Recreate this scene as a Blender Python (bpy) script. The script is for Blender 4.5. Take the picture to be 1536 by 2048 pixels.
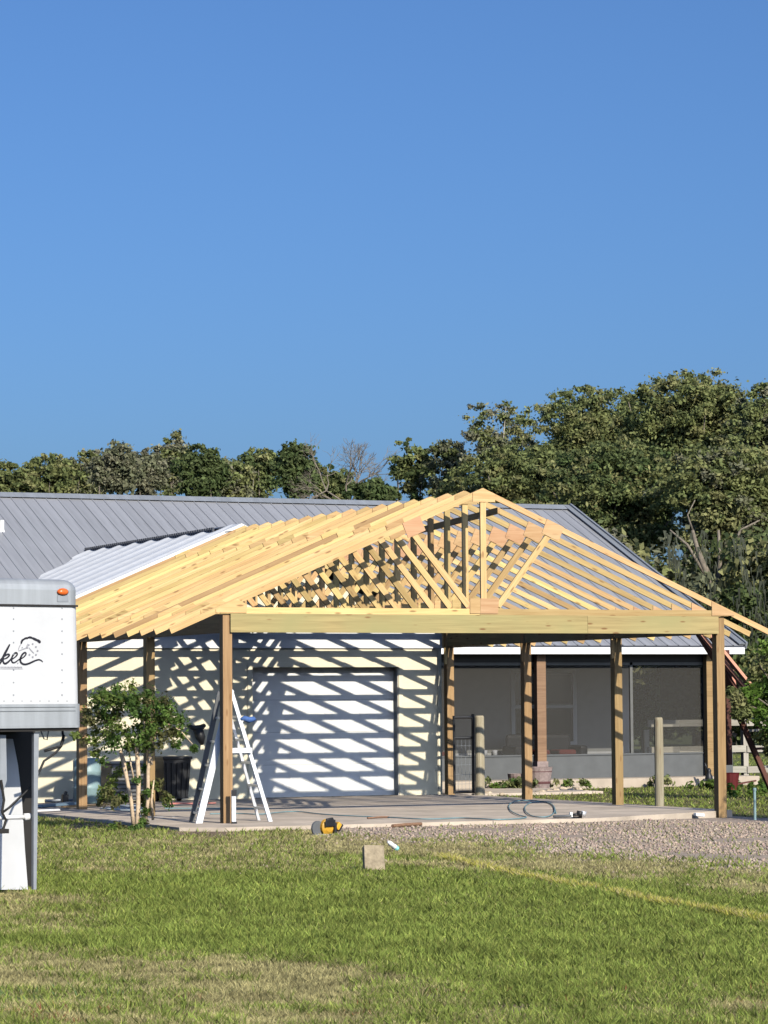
import bpy, bmesh, math, random
import numpy as np
from mathutils import Vector, Matrix
random.seed(7); RNG = np.random.default_rng(11)
PI = math.pi
for _o in list(bpy.data.objects): bpy.data.objects.remove(_o)
SC = bpy.context.scene
COL = SC.collection
# ------------------------------------------------------------------ camera
CX, CY, CZ = -14.772, -38.990, 1.676
FPX, YAW, PITCH, ROLL = 5934.95, 0.41667, 0.06393, -0.00723
Fv = Vector((math.sin(YAW)*math.cos(PITCH), math.cos(YAW)*math.cos(PITCH), math.sin(PITCH)))
R0 = Vector((math.cos(YAW), -math.sin(YAW), 0)); U0 = R0.cross(Fv)
Rv = R0*math.cos(ROLL)+U0*math.sin(ROLL); Uv = -R0*math.sin(ROLL)+U0*math.cos(ROLL)
CAMP = Vector((CX, CY, CZ))
cam = bpy.data.cameras.new('camera'); co = bpy.data.objects.new('camera', cam); COL.objects.link(co)
M = Matrix.Identity(4)
for i in range(3):
    M[i][0] = Rv[i]; M[i][1] = Uv[i]; M[i][2] = -Fv[i]; M[i][3] = CAMP[i]
co.matrix_world = M
cam.sensor_fit = 'VERTICAL'; cam.sensor_height = 24; cam.sensor_width = 18
cam.lens = FPX/2048*24; cam.clip_start = .1; cam.clip_end = 6000
SC.camera = co
# ------------------------------------------------------------------ light
W = bpy.data.worlds.new('World'); SC.world = W; W.use_nodes = True
nt = W.node_tree; nt.nodes.clear()
sk = nt.nodes.new('ShaderNodeTexSky'); sk.sky_type = 'NISHITA'; sk.sun_disc = False
SUN = Vector((.078, -1, .562)).normalized()
sk.sun_elevation = math.asin(SUN.z); sk.sun_rotation = math.atan2(SUN.x, SUN.y)
sk.altitude = 0; sk.air_density = .85; sk.dust_density = 2.5; sk.ozone_density = 10
bg = nt.nodes.new('ShaderNodeBackground'); bg.inputs[1].default_value = .125
ow = nt.nodes.new('ShaderNodeOutputWorld')
gm = nt.nodes.new('ShaderNodeGamma'); gm.inputs[1].default_value = 1.0; nt.links.new(sk.outputs[0], gm.inputs[0]); nt.links.new(gm.outputs[0], bg.inputs[0]); nt.links.new(bg.outputs[0], ow.inputs[0])
sl = bpy.data.lights.new('sun', 'SUN'); sl.energy = 4.9; sl.angle = math.radians(.42); sl.color = (1, .93, .80)
so = bpy.data.objects.new('sun', sl); COL.objects.link(so)
so.rotation_euler = SUN.to_track_quat('Z', 'Y').to_euler(); so.location = (0, -20, 30)
SC.view_settings.view_transform = 'Standard'; SC.view_settings.look = 'None'
SC.view_settings.gamma = 1; SC.view_settings.exposure = 0.10; SC.view_settings.use_curve_mapping = False
SC.cycles.diffuse_bounces = 0

# ------------------------------------------------------------------ helpers
def ray(x, y): return Fv + Rv*((x-768)/FPX) - Uv*((y-1024)/FPX)
def at(x, y, X=None, Y=None, Z=None):
    v = ray(x, y)
    for i, q in enumerate((X, Y, Z)):
        if q is not None: return CAMP + v*((q-CAMP[i])/v[i])
def pz(x, y, z): return CAMP + ray(x, y)*z
def proj_np(P):
    V = P-np.array(CAMP); z = V@np.array(Fv)
    return 768+FPX*(V@np.array(Rv))/z, 1024-FPX*(V@np.array(Uv))/z, z
def link(o, parent=None):
    COL.objects.link(o)
    if parent is not None: o.parent = parent
    return o
def tag(o, label=None, cat=None, group=None, kind=None):
    if label: o['label'] = label
    if cat: o['category'] = cat
    if group: o['group'] = group
    if kind: o['kind'] = kind
    return o
def empty(name, loc=(0, 0, 0), rz=0, parent=None):
    o = bpy.data.objects.new(name, None); o.location = loc; o.rotation_euler = (0, 0, rz)
    o.empty_display_size = .2
    return link(o, parent)
def mesh_obj(name, V, F, mat, parent=None, smooth=False, loc=None):
    me = bpy.data.meshes.new(name); me.from_pydata([tuple(v) for v in V], [], F); me.update()
    if mat: me.materials.append(mat)
    if smooth: me.polygons.foreach_set('use_smooth', [True]*len(me.polygons))
    o = bpy.data.objects.new(name, me)
    if loc is not None: o.location = loc
    return link(o, parent)
def np_mesh(name, V, F, mat, parent=None, col=None, smooth=False):
    V = np.asarray(V, np.float32); F = np.asarray(F, np.int32); n = F.shape[1]
    me = bpy.data.meshes.new(name)
    me.vertices.add(len(V)); me.vertices.foreach_set('co', V.ravel())
    me.loops.add(F.size); me.loops.foreach_set('vertex_index', F.ravel())
    me.polygons.add(len(F)); me.polygons.foreach_set('loop_start', np.arange(0, F.size, n, dtype=np.int32))
    me.polygons.foreach_set('loop_total', np.full(len(F), n, np.int32))
    if smooth: me.polygons.foreach_set('use_smooth', np.ones(len(F), bool))
    if col is not None:
        a = me.color_attributes.new('tint', 'FLOAT_COLOR', 'POINT')
        c = np.ones((len(V), 4), np.float32); c[:, :3] = col; a.data.foreach_set('color', c.ravel())
    me.update(calc_edges=True)
    me.materials.append(mat)
    o = bpy.data.objects.new(name, me)
    return link(o, parent)
class MB:
    def __init__(s): s.V = []; s.F = []
    def add(s, V, F):
        n = len(s.V); s.V += [Vector(v) for v in V]; s.F += [[i+n for i in f] for f in F]; return s
    def box(s, a, b, rz=0, c=None):
        x0, y0, z0 = a; x1, y1, z1 = b
        V = [Vector(v) for v in ((x0, y0, z0), (x1, y0, z0), (x1, y1, z0), (x0, y1, z0), (x0, y0, z1), (x1, y0, z1), (x1, y1, z1), (x0, y1, z1))]
        if rz:
            c = Vector(c or ((x0+x1)/2, (y0+y1)/2, 0)); R = Matrix.Rotation(rz, 3, 'Z'); V = [R@(v-c)+c for v in V]
        return s.add(V, [[0, 3, 2, 1], [4, 5, 6, 7], [0, 1, 5, 4], [1, 2, 6, 5], [2, 3, 7, 6], [3, 0, 4, 7]])
    def bar(s, p, q, w, t, up=(0, 0, 1)):
        p = Vector(p); q = Vector(q); x = (q-p).normalized(); u = Vector(up)
        if abs(x.dot(u)) > .98: u = Vector((0, 1, 0))
        y = u.cross(x).normalized(); z = x.cross(y)
        V = []
        for e in (p, q):
            for a, b in ((-1, -1), (1, -1), (1, 1), (-1, 1)): V.append(e+y*a*t/2+z*b*w/2)
        return s.add(V, [[3, 2, 1, 0], [4, 5, 6, 7], [0, 1, 5, 4], [1, 2, 6, 5], [2, 3, 7, 6], [3, 0, 4, 7]])
    def tube(s, pts, r, n=8, r2=None):
        pts = [Vector(p) for p in pts]; m = len(pts); base = len(s.V); prev = None
        for i, p in enumerate(pts):
            d = (pts[min(i+1, m-1)]-pts[max(i-1, 0)]).normalized()
            a = prev if prev else (Vector((0, 0, 1)) if abs(d.z) < .9 else Vector((1, 0, 0)))
            y = (a - d*a.dot(d)).normalized(); x = y.cross(d); prev = y
            rr = r[i] if isinstance(r, (list, tuple)) else (r if r2 is None else r+(r2-r)*i/(m-1))
            for k in range(n):
                t = 2*PI*k/n; s.V.append(p+x*math.cos(t)*rr+y*math.sin(t)*rr)
        for i in range(m-1):
            for k in range(n):
                a = base+i*n+k; b = base+i*n+(k+1) % n; s.F.append([a, b, b+n, a+n])
        s.F.append([base+k for k in range(n)][::-1]); s.F.append([base+(m-1)*n+k for k in range(n)])
        return s
    def lathe(s, c, prof, n=20):
        c = Vector(c); base = len(s.V)
        for r, z in prof:
            for k in range(n):
                t = 2*PI*k/n; s.V.append(c+Vector((r*math.cos(t), r*math.sin(t), z)))
        for i in range(len(prof)-1):
            for k in range(n):
                a = base+i*n+k; b = base+i*n+(k+1) % n; s.F.append([a, b, b+n, a+n])
        s.F.append([base+k for k in range(n)][::-1]); s.F.append([base+(len(prof)-1)*n+k for k in range(n)])
        return s
    def prism(s, pts, a, axis=1):
        """pts 2D polygon (u,w) extruded along y between a[0],a[1]"""
        n = len(pts); V = [(p[0], a[0], p[1]) for p in pts]+[(p[0], a[1], p[1]) for p in pts]
        F = [list(range(n)), list(range(n, 2*n))[::-1]]+[[i, i+n, (i+1) % n+n, (i+1) % n] for i in range(n)]
        return s.add(V, F)
    def build(s, name, mat, parent=None, smooth=False, bevel=0):
        o = mesh_obj(name, s.V, s.F, mat, parent, smooth)
        if bevel:
            m = o.modifiers.new('bevel', 'BEVEL'); m.width = bevel; m.segments = 2; m.limit_method = 'ANGLE'
        return o

# ------------------------------------------------------------------ materials
def new_mat(name):
    m = bpy.data.materials.new(name); m.use_nodes = True; t = m.node_tree; t.nodes.clear()
    out = t.nodes.new('ShaderNodeOutputMaterial'); return m, t, out
def nd(t, typ, **k):
    n = t.nodes.new(typ)
    for a, b in k.items():
        if a == 'inp':
            for kk, vv in b.items(): n.inputs[kk].default_value = vv
        else: setattr(n, a, b)
    return n
def ramp(t, stops, src=None, interp='LINEAR'):
    r = nd(t, 'ShaderNodeValToRGB'); r.color_ramp.interpolation = interp
    e = r.color_ramp.elements
    while len(e) > 1: e.remove(e[-1])
    e[0].position = stops[0][0]; e[0].color = (*stops[0][1], 1)
    for p, c in stops[1:]:
        k = e.new(p); k.color = (*c, 1)
    if src: t.links.new(src, r.inputs[0])
    return r
def mixc(t, f, a, b, mode='MIX'):
    m = nd(t, 'ShaderNodeMix', data_type='RGBA', blend_type=mode)
    for i, v in ((0, f), (6, a), (7, b)):
        if hasattr(v, 'is_output'): t.links.new(v, m.inputs[i])
        else: m.inputs[i].default_value = v if i == 0 else (*v, 1)
    return m.outputs[2]
def plain(name, c, rough=.6, metal=0, var=.12, scale=6, bump=.0, spec=.4, bscale=40):
    """procedural painted / plastic / concrete surface with blotchy variation"""
    m, t, out = new_mat(name)
    p = nd(t, 'ShaderNodeBsdfPrincipled'); tc = nd(t, 'ShaderNodeTexCoord')
    n = nd(t, 'ShaderNodeTexNoise', inp={'Scale': scale, 'Detail': 6, 'Roughness': .6})
    t.links.new(tc.outputs['Object'], n.inputs['Vector'])
    lo = tuple(v*(1-var) for v in c); hi = tuple(min(1, v*(1+var)) for v in c)
    r = ramp(t, [(.3, lo), (.7, hi)], n.outputs[0])
    t.links.new(r.outputs[0], p.inputs['Base Color'])
    p.inputs['Roughness'].default_value = rough; p.inputs['Metallic'].default_value = metal
    p.inputs['Specular IOR Level'].default_value = spec
    if bump:
        n2 = nd(t, 'ShaderNodeTexNoise', inp={'Scale': bscale, 'Detail': 5})
        t.links.new(tc.outputs['Object'], n2.inputs['Vector'])
        b = nd(t, 'ShaderNodeBump', inp={'Strength': bump, 'Distance': .01}); t.links.new(n2.outputs[0], b.inputs['Height'])
        t.links.new(b.outputs[0], p.inputs['Normal'])
    t.links.new(p.outputs[0], out.inputs[0]); return m
def wood(name, a, b, knot=(.2, .1, .04), kamt=.5, green=None, rough=.75, vary=.22):
    """sawn lumber: grain along local x, knots, each board its own tone"""
    m, t, out = new_mat(name)
    p = nd(t, 'ShaderNodeBsdfPrincipled'); tc = nd(t, 'ShaderNodeTexCoord'); oi = nd(t, 'ShaderNodeObjectInfo')
    off = nd(t, 'ShaderNodeVectorMath', operation='SCALE'); off.inputs[0].default_value = (37, 53, 71)
    t.links.new(oi.outputs['Random'], off.inputs['Scale'])
    ad = nd(t, 'ShaderNodeVectorMath', operation='ADD'); t.links.new(tc.outputs['Object'], ad.inputs[0]); t.links.new(off.outputs[0], ad.inputs[1])
    mp = nd(t, 'ShaderNodeMapping'); mp.inputs['Scale'].default_value = (1.1, 26, 26); t.links.new(ad.outputs[0], mp.inputs[0])
    n = nd(t, 'ShaderNodeTexNoise', inp={'Scale': 1.0, 'Detail': 5, 'Roughness': .55, 'Distortion': .8}); t.links.new(mp.outputs[0], n.inputs['Vector'])
    n2 = nd(t, 'ShaderNodeTexNoise', inp={'Scale': .9, 'Detail': 3}); t.links.new(ad.outputs[0], n2.inputs['Vector'])
    r = ramp(t, [(.32, a), (.66, b)], n.outputs[0])
    base = r.outputs[0]
    if green: 
        g = ramp(t, [(.36, (0, 0, 0)), (.66, (1, 1, 1))], n2.outputs[0]); base = mixc(t, g.outputs[0], base, green)
    # per board tone
    hs = nd(t, 'ShaderNodeHueSaturation'); t.links.new(base, hs.inputs['Color'])
    mr = nd(t, 'ShaderNodeMapRange', inp={'To Min': 1-vary, 'To Max': 1+vary*.75}); t.links.new(oi.outputs['Random'], mr.inputs[0]); t.links.new(mr.outputs[0], hs.inputs['Value'])
    m2 = nd(t, 'ShaderNodeMath', operation='FRACT'); m3 = nd(t, 'ShaderNodeMath', operation='MULTIPLY'); m3.inputs[1].default_value = 7.31
    t.links.new(oi.outputs['Random'], m3.inputs[0]); t.links.new(m3.outputs[0], m2.inputs[0])
    mr2 = nd(t, 'ShaderNodeMapRange', inp={'To Min': .482, 'To Max': .510}); t.links.new(m2.outputs[0], mr2.inputs[0]); t.links.new(mr2.outputs[0], hs.inputs['Hue'])
    # blotches
    bl = mixc(t, .55, hs.outputs[0], ramp(t, [(.3, (.8, .76, .72)), (.6, (1, 1, 1))], n2.outputs[0]).outputs[0], 'MULTIPLY')
    mk = nd(t, 'ShaderNodeMapping'); mk.inputs['Scale'].default_value = (2.9, 11, 11); t.links.new(ad.outputs[0], mk.inputs[0])
    v = nd(t, 'ShaderNodeTexVoronoi', inp={'Scale': 1.0}); t.links.new(mk.outputs[0], v.inputs['Vector'])
    kr = ramp(t, [(.0, (kamt, kamt, kamt)), (.1, (kamt, kamt, kamt)), (.2, (0, 0, 0))], v.outputs['Distance'])
    c = mixc(t, kr.outputs[0], bl, knot)
    t.links.new(c, p.inputs['Base Color']); p.inputs['Roughness'].default_value = rough; p.inputs['Specular IOR Level'].default_value = .25
    bp = nd(t, 'ShaderNodeBump', inp={'Strength': .25, 'Distance': .004}); t.links.new(n.outputs[0], bp.inputs['Height']); t.links.new(bp.outputs[0], p.inputs['Normal'])
    t.links.new(p.outputs[0], out.inputs[0]); return m
def tinted(name, rough=.7, trans=.35, bump=0, mul=1.0, noise=None):
    """colour from the mesh's own albedo attribute; leaves and blades let some light through"""
    m, t, out = new_mat(name)
    a = nd(t, 'ShaderNodeVertexColor', layer_name='tint')
    col = a.outputs[0]
    if noise:
        tc = nd(t, 'ShaderNodeTexCoord')
        n = nd(t, 'ShaderNodeTexNoise', inp={'Scale': noise[0], 'Detail': 8, 'Roughness': .7}); t.links.new(tc.outputs['Object'], n.inputs['Vector'])
        col = mixc(t, noise[1], col, ramp(t, [(.3, (.35, .35, .35)), (.7, (1.5, 1.5, 1.5))], n.outputs[0]).outputs[0], 'MULTIPLY')
    d = nd(t, 'ShaderNodeBsdfPrincipled'); d.inputs['Roughness'].default_value = rough; d.inputs['Specular IOR Level'].default_value = .22
    t.links.new(col, d.inputs['Base Color'])
    if bump:
        n3 = nd(t, 'ShaderNodeTexNoise', inp={'Scale': 30, 'Detail': 6}); t.links.new(tc.outputs['Object'], n3.inputs['Vector'])
        b = nd(t, 'ShaderNodeBump', inp={'Strength': bump, 'Distance': .02}); t.links.new(n3.outputs[0], b.inputs['Height']); t.links.new(b.outputs[0], d.inputs['Normal'])
    if trans:
        tr = nd(t, 'ShaderNodeBsdfTranslucent'); t.links.new(col, tr.inputs[0])
        mx = nd(t, 'ShaderNodeMixShader'); mx.inputs[0].default_value = trans
        t.links.new(d.outputs[0], mx.inputs[1]); t.links.new(tr.outputs[0], mx.inputs[2]); t.links.new(mx.outputs[0], out.inputs[0])
    else: t.links.new(d.outputs[0], out.inputs[0])
    return m
def metal_roof(name, c, streak=.12, rough=.5, metal=.25):
    m, t, out = new_mat(name)
    p = nd(t, 'ShaderNodeBsdfPrincipled'); tc = nd(t, 'ShaderNodeTexCoord'); oi = nd(t, 'ShaderNodeObjectInfo')
    mp = nd(t, 'ShaderNodeMapping'); mp.inputs['Scale'].default_value = (6, .5, .5); t.links.new(tc.outputs['Object'], mp.inputs[0])
    n = nd(t, 'ShaderNodeTexNoise', inp={'Scale': 1.5, 'Detail': 6}); t.links.new(mp.outputs[0], n.inputs['Vector'])
    r = ramp(t, [(.3, tuple(v*(1-streak) for v in c)), (.7, tuple(v*(1+streak) for v in c))], n.outputs[0])
    hs = nd(t, 'ShaderNodeHueSaturation'); t.links.new(r.outputs[0], hs.inputs['Color'])
    mr = nd(t, 'ShaderNodeMapRange', inp={'To Min': .93, 'To Max': 1.06}); t.links.new(oi.outputs['Random'], mr.inputs[0]); t.links.new(mr.outputs[0], hs.inputs['Value'])
    t.links.new(hs.outputs[0], p.inputs['Base Color']); p.inputs['Roughness'].default_value = rough; p.inputs['Metallic'].default_value = metal
    t.links.new(p.outputs[0], out.inputs[0]); return m
PINE = wood('pine_lumber', (.55, .37, .15), (.68, .495, .225), kamt=.7, vary=.34)
PLY = wood('orange_plywood_gusset', (.52, .30, .15), (.62, .40, .22), kamt=.2, vary=.12)
TREATED = wood('treated_beam_lumber', (.34, .25, .115), (.54, .41, .19), kamt=.9, green=(.36, .31, .14), vary=.08)
POST = wood('treated_post_timber', (.31, .21, .09), (.44, .31, .14), kamt=.6, vary=.1)
OLDPOST = wood('weathered_round_post_timber', (.30, .26, .17), (.42, .38, .26), kamt=.3, vary=.1)
FENCEW = wood('pale_fence_timber', (.33, .31, .25), (.45, .42, .35), kamt=.3, vary=.1)
BROWNW = wood('brown_porch_timber', (.22, .14, .08), (.32, .21, .12), kamt=.3, vary=.1)
REDW = wood('red_painted_timber', (.085, .035, .025), (.14, .06, .045), kamt=.1, vary=.2)
SALMON = wood('salmon_lit_timber', (.62, .27, .19), (.74, .36, .26), kamt=.1, vary=.1)  # on the playset, sunlight on its red boards is put into this lighter tone
WALLM = plain('cream_wall_paint', (.80, .73, .54), .7, var=.05, scale=2, bump=.15, bscale=15)
WHITE = plain('white_trim_paint', (.80, .80, .78), .5, var=.04, scale=3)
DOORM = plain('white_garage_door_paint', (.80, .80, .78), .45, var=.04, scale=3)
JAMB = plain('tan_door_jamb_paint', (.75, .70, .6), .6, var=.1)
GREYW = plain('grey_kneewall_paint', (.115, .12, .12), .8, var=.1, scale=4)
DARK = plain('black_header_shade', (.022, .022, .022), .6)  # black puts the shadow under the fascia into the header colour
ROOFM = metal_roof('grey_metal_roofing', (.37, .375, .39), rough=.5)
ROOFCAP = metal_roof('grey_metal_ridge_trim', (.30, .32, .34), rough=.45)
WROOF = metal_roof('bare_galvalume_roofing', (.80, .80, .78), streak=.05, rough=.5, metal=0)
DARKTRIM = plain('dark_grey_flashing', (.05, .055, .07), .5)
CONC = plain('concrete_slab', (.55, .46, .36), .85, var=.27, scale=1.3, bump=.2)
BLOCKM = plain('weathered_concrete', (.33, .27, .18), .9, var=.3, scale=14, bump=.6)
ALU = plain('brushed_aluminium', (.74, .75, .76), .4, metal=.55, var=.08)
ALUW = plain('white_ladder_rail_paint', (.78, .80, .82), .45, var=.05)
TWHITE = plain('white_trailer_skin', (.58, .585, .585), .35, var=.05, scale=3, bump=.05, bscale=4)
TGREY = metal_roof('aluminium_trailer_band', (.40, .42, .43), streak=.15, rough=.42, metal=.35)
TDARK = plain('trailer_underbody_shade', (.02, .018, .016), .7)
TGREY2 = plain('grey_trailer_steel', (.30, .32, .34), .5, metal=.2)
AMBER = plain('amber_marker_lens', (.85, .16, .03), .2, var=.2, scale=40)
INK = plain('black_lettering_ink', (.012, .012, .02), .5)
INKG = plain('grey_lettering_ink', (.28, .28, .31), .5)
BLACKP = plain('black_plastic', (.018, .019, .022), .45, var=.2)
TEAL = plain('teal_drum_plastic', (.24, .35, .36), .45, var=.12)
GREYP = plain('grey_plastic', (.13, .135, .14), .5)
YEL = plain('yellow_tool_plastic', (.62, .33, .03), .5, var=.3)
BLUE = plain('blue_cloth', (.06, .13, .33), .8, var=.25, scale=30)
RUBBER = plain('black_rubber', (.015, .015, .016), .6)
HOSE = plain('blue_grey_air_hose', (.16, .30, .33), .45)
PVC = plain('white_pvc', (.78, .78, .76), .4)
STONE = plain('gravel_stone', (.47, .42, .39), .85, var=.35, scale=9)
ROCKM = plain('tan_border_rock', (.52, .42, .30), .9, var=.3, scale=9, bump=.5)
REDP = plain('red_cushion_cloth', (.22, .04, .03), .85, var=.2)
CLAY = plain('pinkish_barrel_wood', (.30, .23, .21), .85, var=.25, scale=18, bump=.3)
BARK = plain('grey_brown_bark', (.20, .17, .13), .95, var=.4, scale=9, bump=.6)
PBARK = plain('pale_oak_bark', (.36, .33, .27), .95, var=.35, scale=4, bump=.6)
SMOOTHBARK = plain('smooth_pinkish_bark', (.62, .47, .31), .85, var=.25, scale=16, bump=.3)
CUPB = plain('teal_bottle_plastic', (.25, .62, .6), .25)
def glass_mat():
    m, t, out = new_mat('window_glass'); p = nd(t, 'ShaderNodeBsdfPrincipled')
    p.inputs['Base Color'].default_value = (.02, .022, .025, 1); p.inputs['Roughness'].default_value = .06; p.inputs['Specular IOR Level'].default_value = .7
    t.links.new(p.outputs[0], out.inputs[0]); return m
GLASS = glass_mat()
def screen_mat():
    m, t, out = new_mat('insect_screen_mesh'); d = nd(t, 'ShaderNodeBsdfDiffuse'); d.inputs[0].default_value = (.085, .082, .075, 1)
    tr = nd(t, 'ShaderNodeBsdfTransparent'); mx = nd(t, 'ShaderNodeMixShader'); mx.inputs[0].default_value = .5
    t.links.new(tr.outputs[0], mx.inputs[1]); t.links.new(d.outputs[0], mx.inputs[2]); t.links.new(mx.outputs[0], out.inputs[0]); return m
SCREEN = screen_mat()
LEAF = tinted('tree_leaf', trans=.5)
GRASSM = tinted('grass_blade', trans=.3)
GROUNDM = tinted('lawn_soil', trans=0, rough=.95, bump=.5, noise=(9, .55))

# ------------------------------------------------------------------ noise
def vnoise(x, y, seed=0):
    x = np.asarray(x, float); y = np.asarray(y, float)
    xi = np.floor(x).astype(np.int64); yi = np.floor(y).astype(np.int64); fx = x-xi; fy = y-yi
    fx = fx*fx*(3-2*fx); fy = fy*fy*(3-2*fy)
    def h(a, b):
        n = (a*374761393+b*668265263+seed*982451653) & 0x7fffffff
        n = (n ^ (n >> 13))*1274126177 & 0x7fffffff
        return ((n ^ (n >> 16)) & 0xffff)/65535.
    return (h(xi, yi)*(1-fx)+h(xi+1, yi)*fx)*(1-fy)+(h(xi, yi+1)*(1-fx)+h(xi+1, yi+1)*fx)*fy
def fbm(x, y, seed=0, o=4):
    s = 0; a = .5; t = 0
    for k in range(o): s = s+a*vnoise(x*2**k, y*2**k, seed+k); t += a; a *= .55
    return s/t
def sstep(a, b, x): t = np.clip((x-a)/(b-a), 0, 1); return t*t*(3-2*t)
# ------------------------------------------------------------------ ground
SLAB = (-1.0, 8.35, -.42, 13.0)   # x0,x1,y0,y1
def height(x, y):
    h = -.05 - .055*sstep(5, 8.5, x)*sstep(4, -1, y) + .03*(fbm(x*.35, y*.35, 3)-.5)
    h = h - .03*sstep(2, 6, -x)
    far = sstep(20, 60, np.hypot(x, y)); return h*(1-far) - .05*far
def front_y(x): return np.interp(x, [-1.0, -.45, 5.2, 8.35], [-.95, -1.3, -1.3, .25])
def lawn(x, y):
    """layout of the lawn: returns albedo colour, grass density, blade length, and masks, all by place on the ground"""
    P = np.stack([x, y, np.full_like(x, -.05)], -1); u, v, z = proj_np(P)
    n1 = fbm(x*.9, y*.55, 5); n2 = fbm(x*3, y*2.2, 9); n3 = fbm(x*.4+9, y*.25, 21)
    uu = u+160*(n3-.5); vv = v+46*(n1-.5)
    def blob(cx, cy, rx, ry, soft=.35): 
        q = np.hypot((uu-cx)/rx, (vv-cy)/ry); return 1-sstep(1-soft, 1+soft, q)
    inslab = (x > SLAB[0]-.05) & (x < SLAB[1]+.02) & (y > front_y(x)-.02) & (y < SLAB[3])
    gb = np.interp(uu, [500, 600, 700, 850, 1050, 1300, 1536, 1900], [1640, 1664, 1680, 1690, 1704, 1722, 1742, 1770])
    gravel = (1-sstep(-24, 8, vv-gb+14*(n2-.5)))*sstep(500, 600, u)*(y < .6)*(x > -3)*(z > 10)
    gravel = np.where((x > 8.5) & (y > -.2), 0, gravel)
    gw = np.interp(u, [540, 700, 1000, 1536], [14, 30, 60, 75])
    fringe = (1-sstep(.3, 1.2, (vv-gb)/gw))*sstep(560, 700, u)*(v > 1640)*(1-gravel)
    n4 = fbm(x*1.7+3, y*1.3, 63, 5); n5 = fbm(x*5, y*3.5, 71, 3)
    rag = sstep(.30, .62, .55*n4+.45*n5)          # ragged edge breaker
    dry = .17+.55*(n2-.42)
    area = .62*blob(400, 1700, 450, 46, .6)+.8*blob(60, 1818, 190, 44, .7)+.75*blob(250, 1925, 420, 40, .7)+.6*blob(520, 1955, 380, 40, .7)
    area = area+.6*sstep(1925, 2010, vv+.03*(350-u))*(1-.35*sstep(900, 1200, u))+.35*blob(1480, 1975, 200, 50, .7)
    dry = dry+np.clip(area, 0, 1)*(.42+.68*rag)+.9*fringe*(.5+.6*rag)-.22*blob(760, 1830, 560, 80, .6)-.25*blob(250, 1765, 500, 18)-.25*blob(250, 1868, 500, 14)
    dry = dry+.25*sstep(.55, .7, fbm(x*1.2, y*.9, 64))+.3*(v < 1640)*(n1-.3)
    blue = (blob(80, 1968, 210, 28, .8)+.5*blob(330, 1972, 110, 14, .8))*.45*rag
    dry = dry-.7*blue; dry = np.clip(dry, 0, 1)
    soil = np.maximum.reduce([blob(890, 1975, 28, 8), blob(1040, 2004, 52, 11), blob(1235, 1999, 22, 6)])
    soil = np.maximum(soil, .85*blob(215, 1650, 90, 9)*(v < 1662)); soil = np.maximum(soil, blob(430, 1662, 75, 6, .5))
    litter = sstep(.62, .75, fbm(x*2.2, y*2.2, 33))*sstep(1960, 2010, vv)*.8
    soil = np.where(gravel > .4, 0, soil)
    return dict(u=u, v=v, z=z, inslab=inslab, gravel=gravel, dry=dry, blue=blue, soil=soil, litter=litter, n1=n1, n2=n2)
def axis(lo, hi, step, far, k=26):
    a = list(np.arange(lo, hi+1e-6, step)); d = step; x = hi
    for i in range(k): d *= 1.38; x += d; a.append(x)
    d = step; x = lo; b = []
    for i in range(k): d *= 1.38; x -= d; b.append(x)
    return np.array(b[::-1]+a)
gx = axis(-13, 13, .13, 0); gy = axis(-28, 20, .13, 0)
GX, GY = np.meshgrid(gx, gy); X_ = GX.ravel(); Y_ = GY.ravel()
L = lawn(X_, Y_)
G1 = np.array((.075, .085, .028)); D1 = np.array((.27, .215, .10)); S1 = np.array((.36, .29, .20)); GR = np.array((.40, .32, .25)); SO = np.array((.22, .16, .11))
c = G1*(1-L['dry'][:, None])+D1*L['dry'][:, None]
c = c*(1-L['gravel'][:, None])+GR*L['gravel'][:, None]
c = c*(1-L['soil'][:, None])+SO*L['soil'][:, None]
farm = sstep(22, 40, np.hypot(X_, Y_))[:, None]; c = c*(1-farm)+np.array((.13, .15, .055))*farm
nX, nY = len(gx), len(gy)
idx = np.arange(nX*nY).reshape(nY, nX)
F = np.stack([idx[:-1, :-1], idx[:-1, 1:], idx[1:, 1:], idx[1:, :-1]], -1).reshape(-1, 4)
ground = np_mesh('ground', np.stack([X_, Y_, height(X_, Y_)], -1), F, GROUNDM, col=c, smooth=True); tag(ground, kind='structure')
slab = MB()
ys = [.26, 3.2, 6.6, 9.88]; xs = [SLAB[0], 3.55, SLAB[1]]
sl0 = empty('concrete_slab'); tag(sl0, kind='structure')
for i in range(2):
    for j in range(3):
        g = .006; MB().box((xs[i]+g, ys[j]+g, -.14), (xs[i+1]-g, ys[j+1]-g, 0)).build('slab_panel', CONC, sl0, bevel=.006)
MB().box((SLAB[0], .27, -.13), (SLAB[1], 9.87, -.012)).build('slab_base', CONC, sl0)
for P_ in ([(-1, .248), (-1, -.95), (-.45, -1.3), (3.545, -1.3), (3.545, .248)], [(3.555, .248), (3.555, -1.3), (5.2, -1.3), (8.2, .2), (8.2, .248)]):
    n_ = len(P_); mesh_obj('slab_panel', [(a, b, -.13) for a, b in P_]+[(a, b, 0) for a, b in P_], [list(range(n_))[::-1], list(range(n_, 2*n_))]+[[i, (i+1) % n_, (i+1) % n_+n_, i+n_] for i in range(n_)], CONC, sl0)
pc = empty('walkway'); tag(pc, kind='structure')
MB().box((8.3, 9.95, -.12), (11.3, 13.2, -.004)).build('walkway_panel', CONC, pc, bevel=.01)

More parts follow.
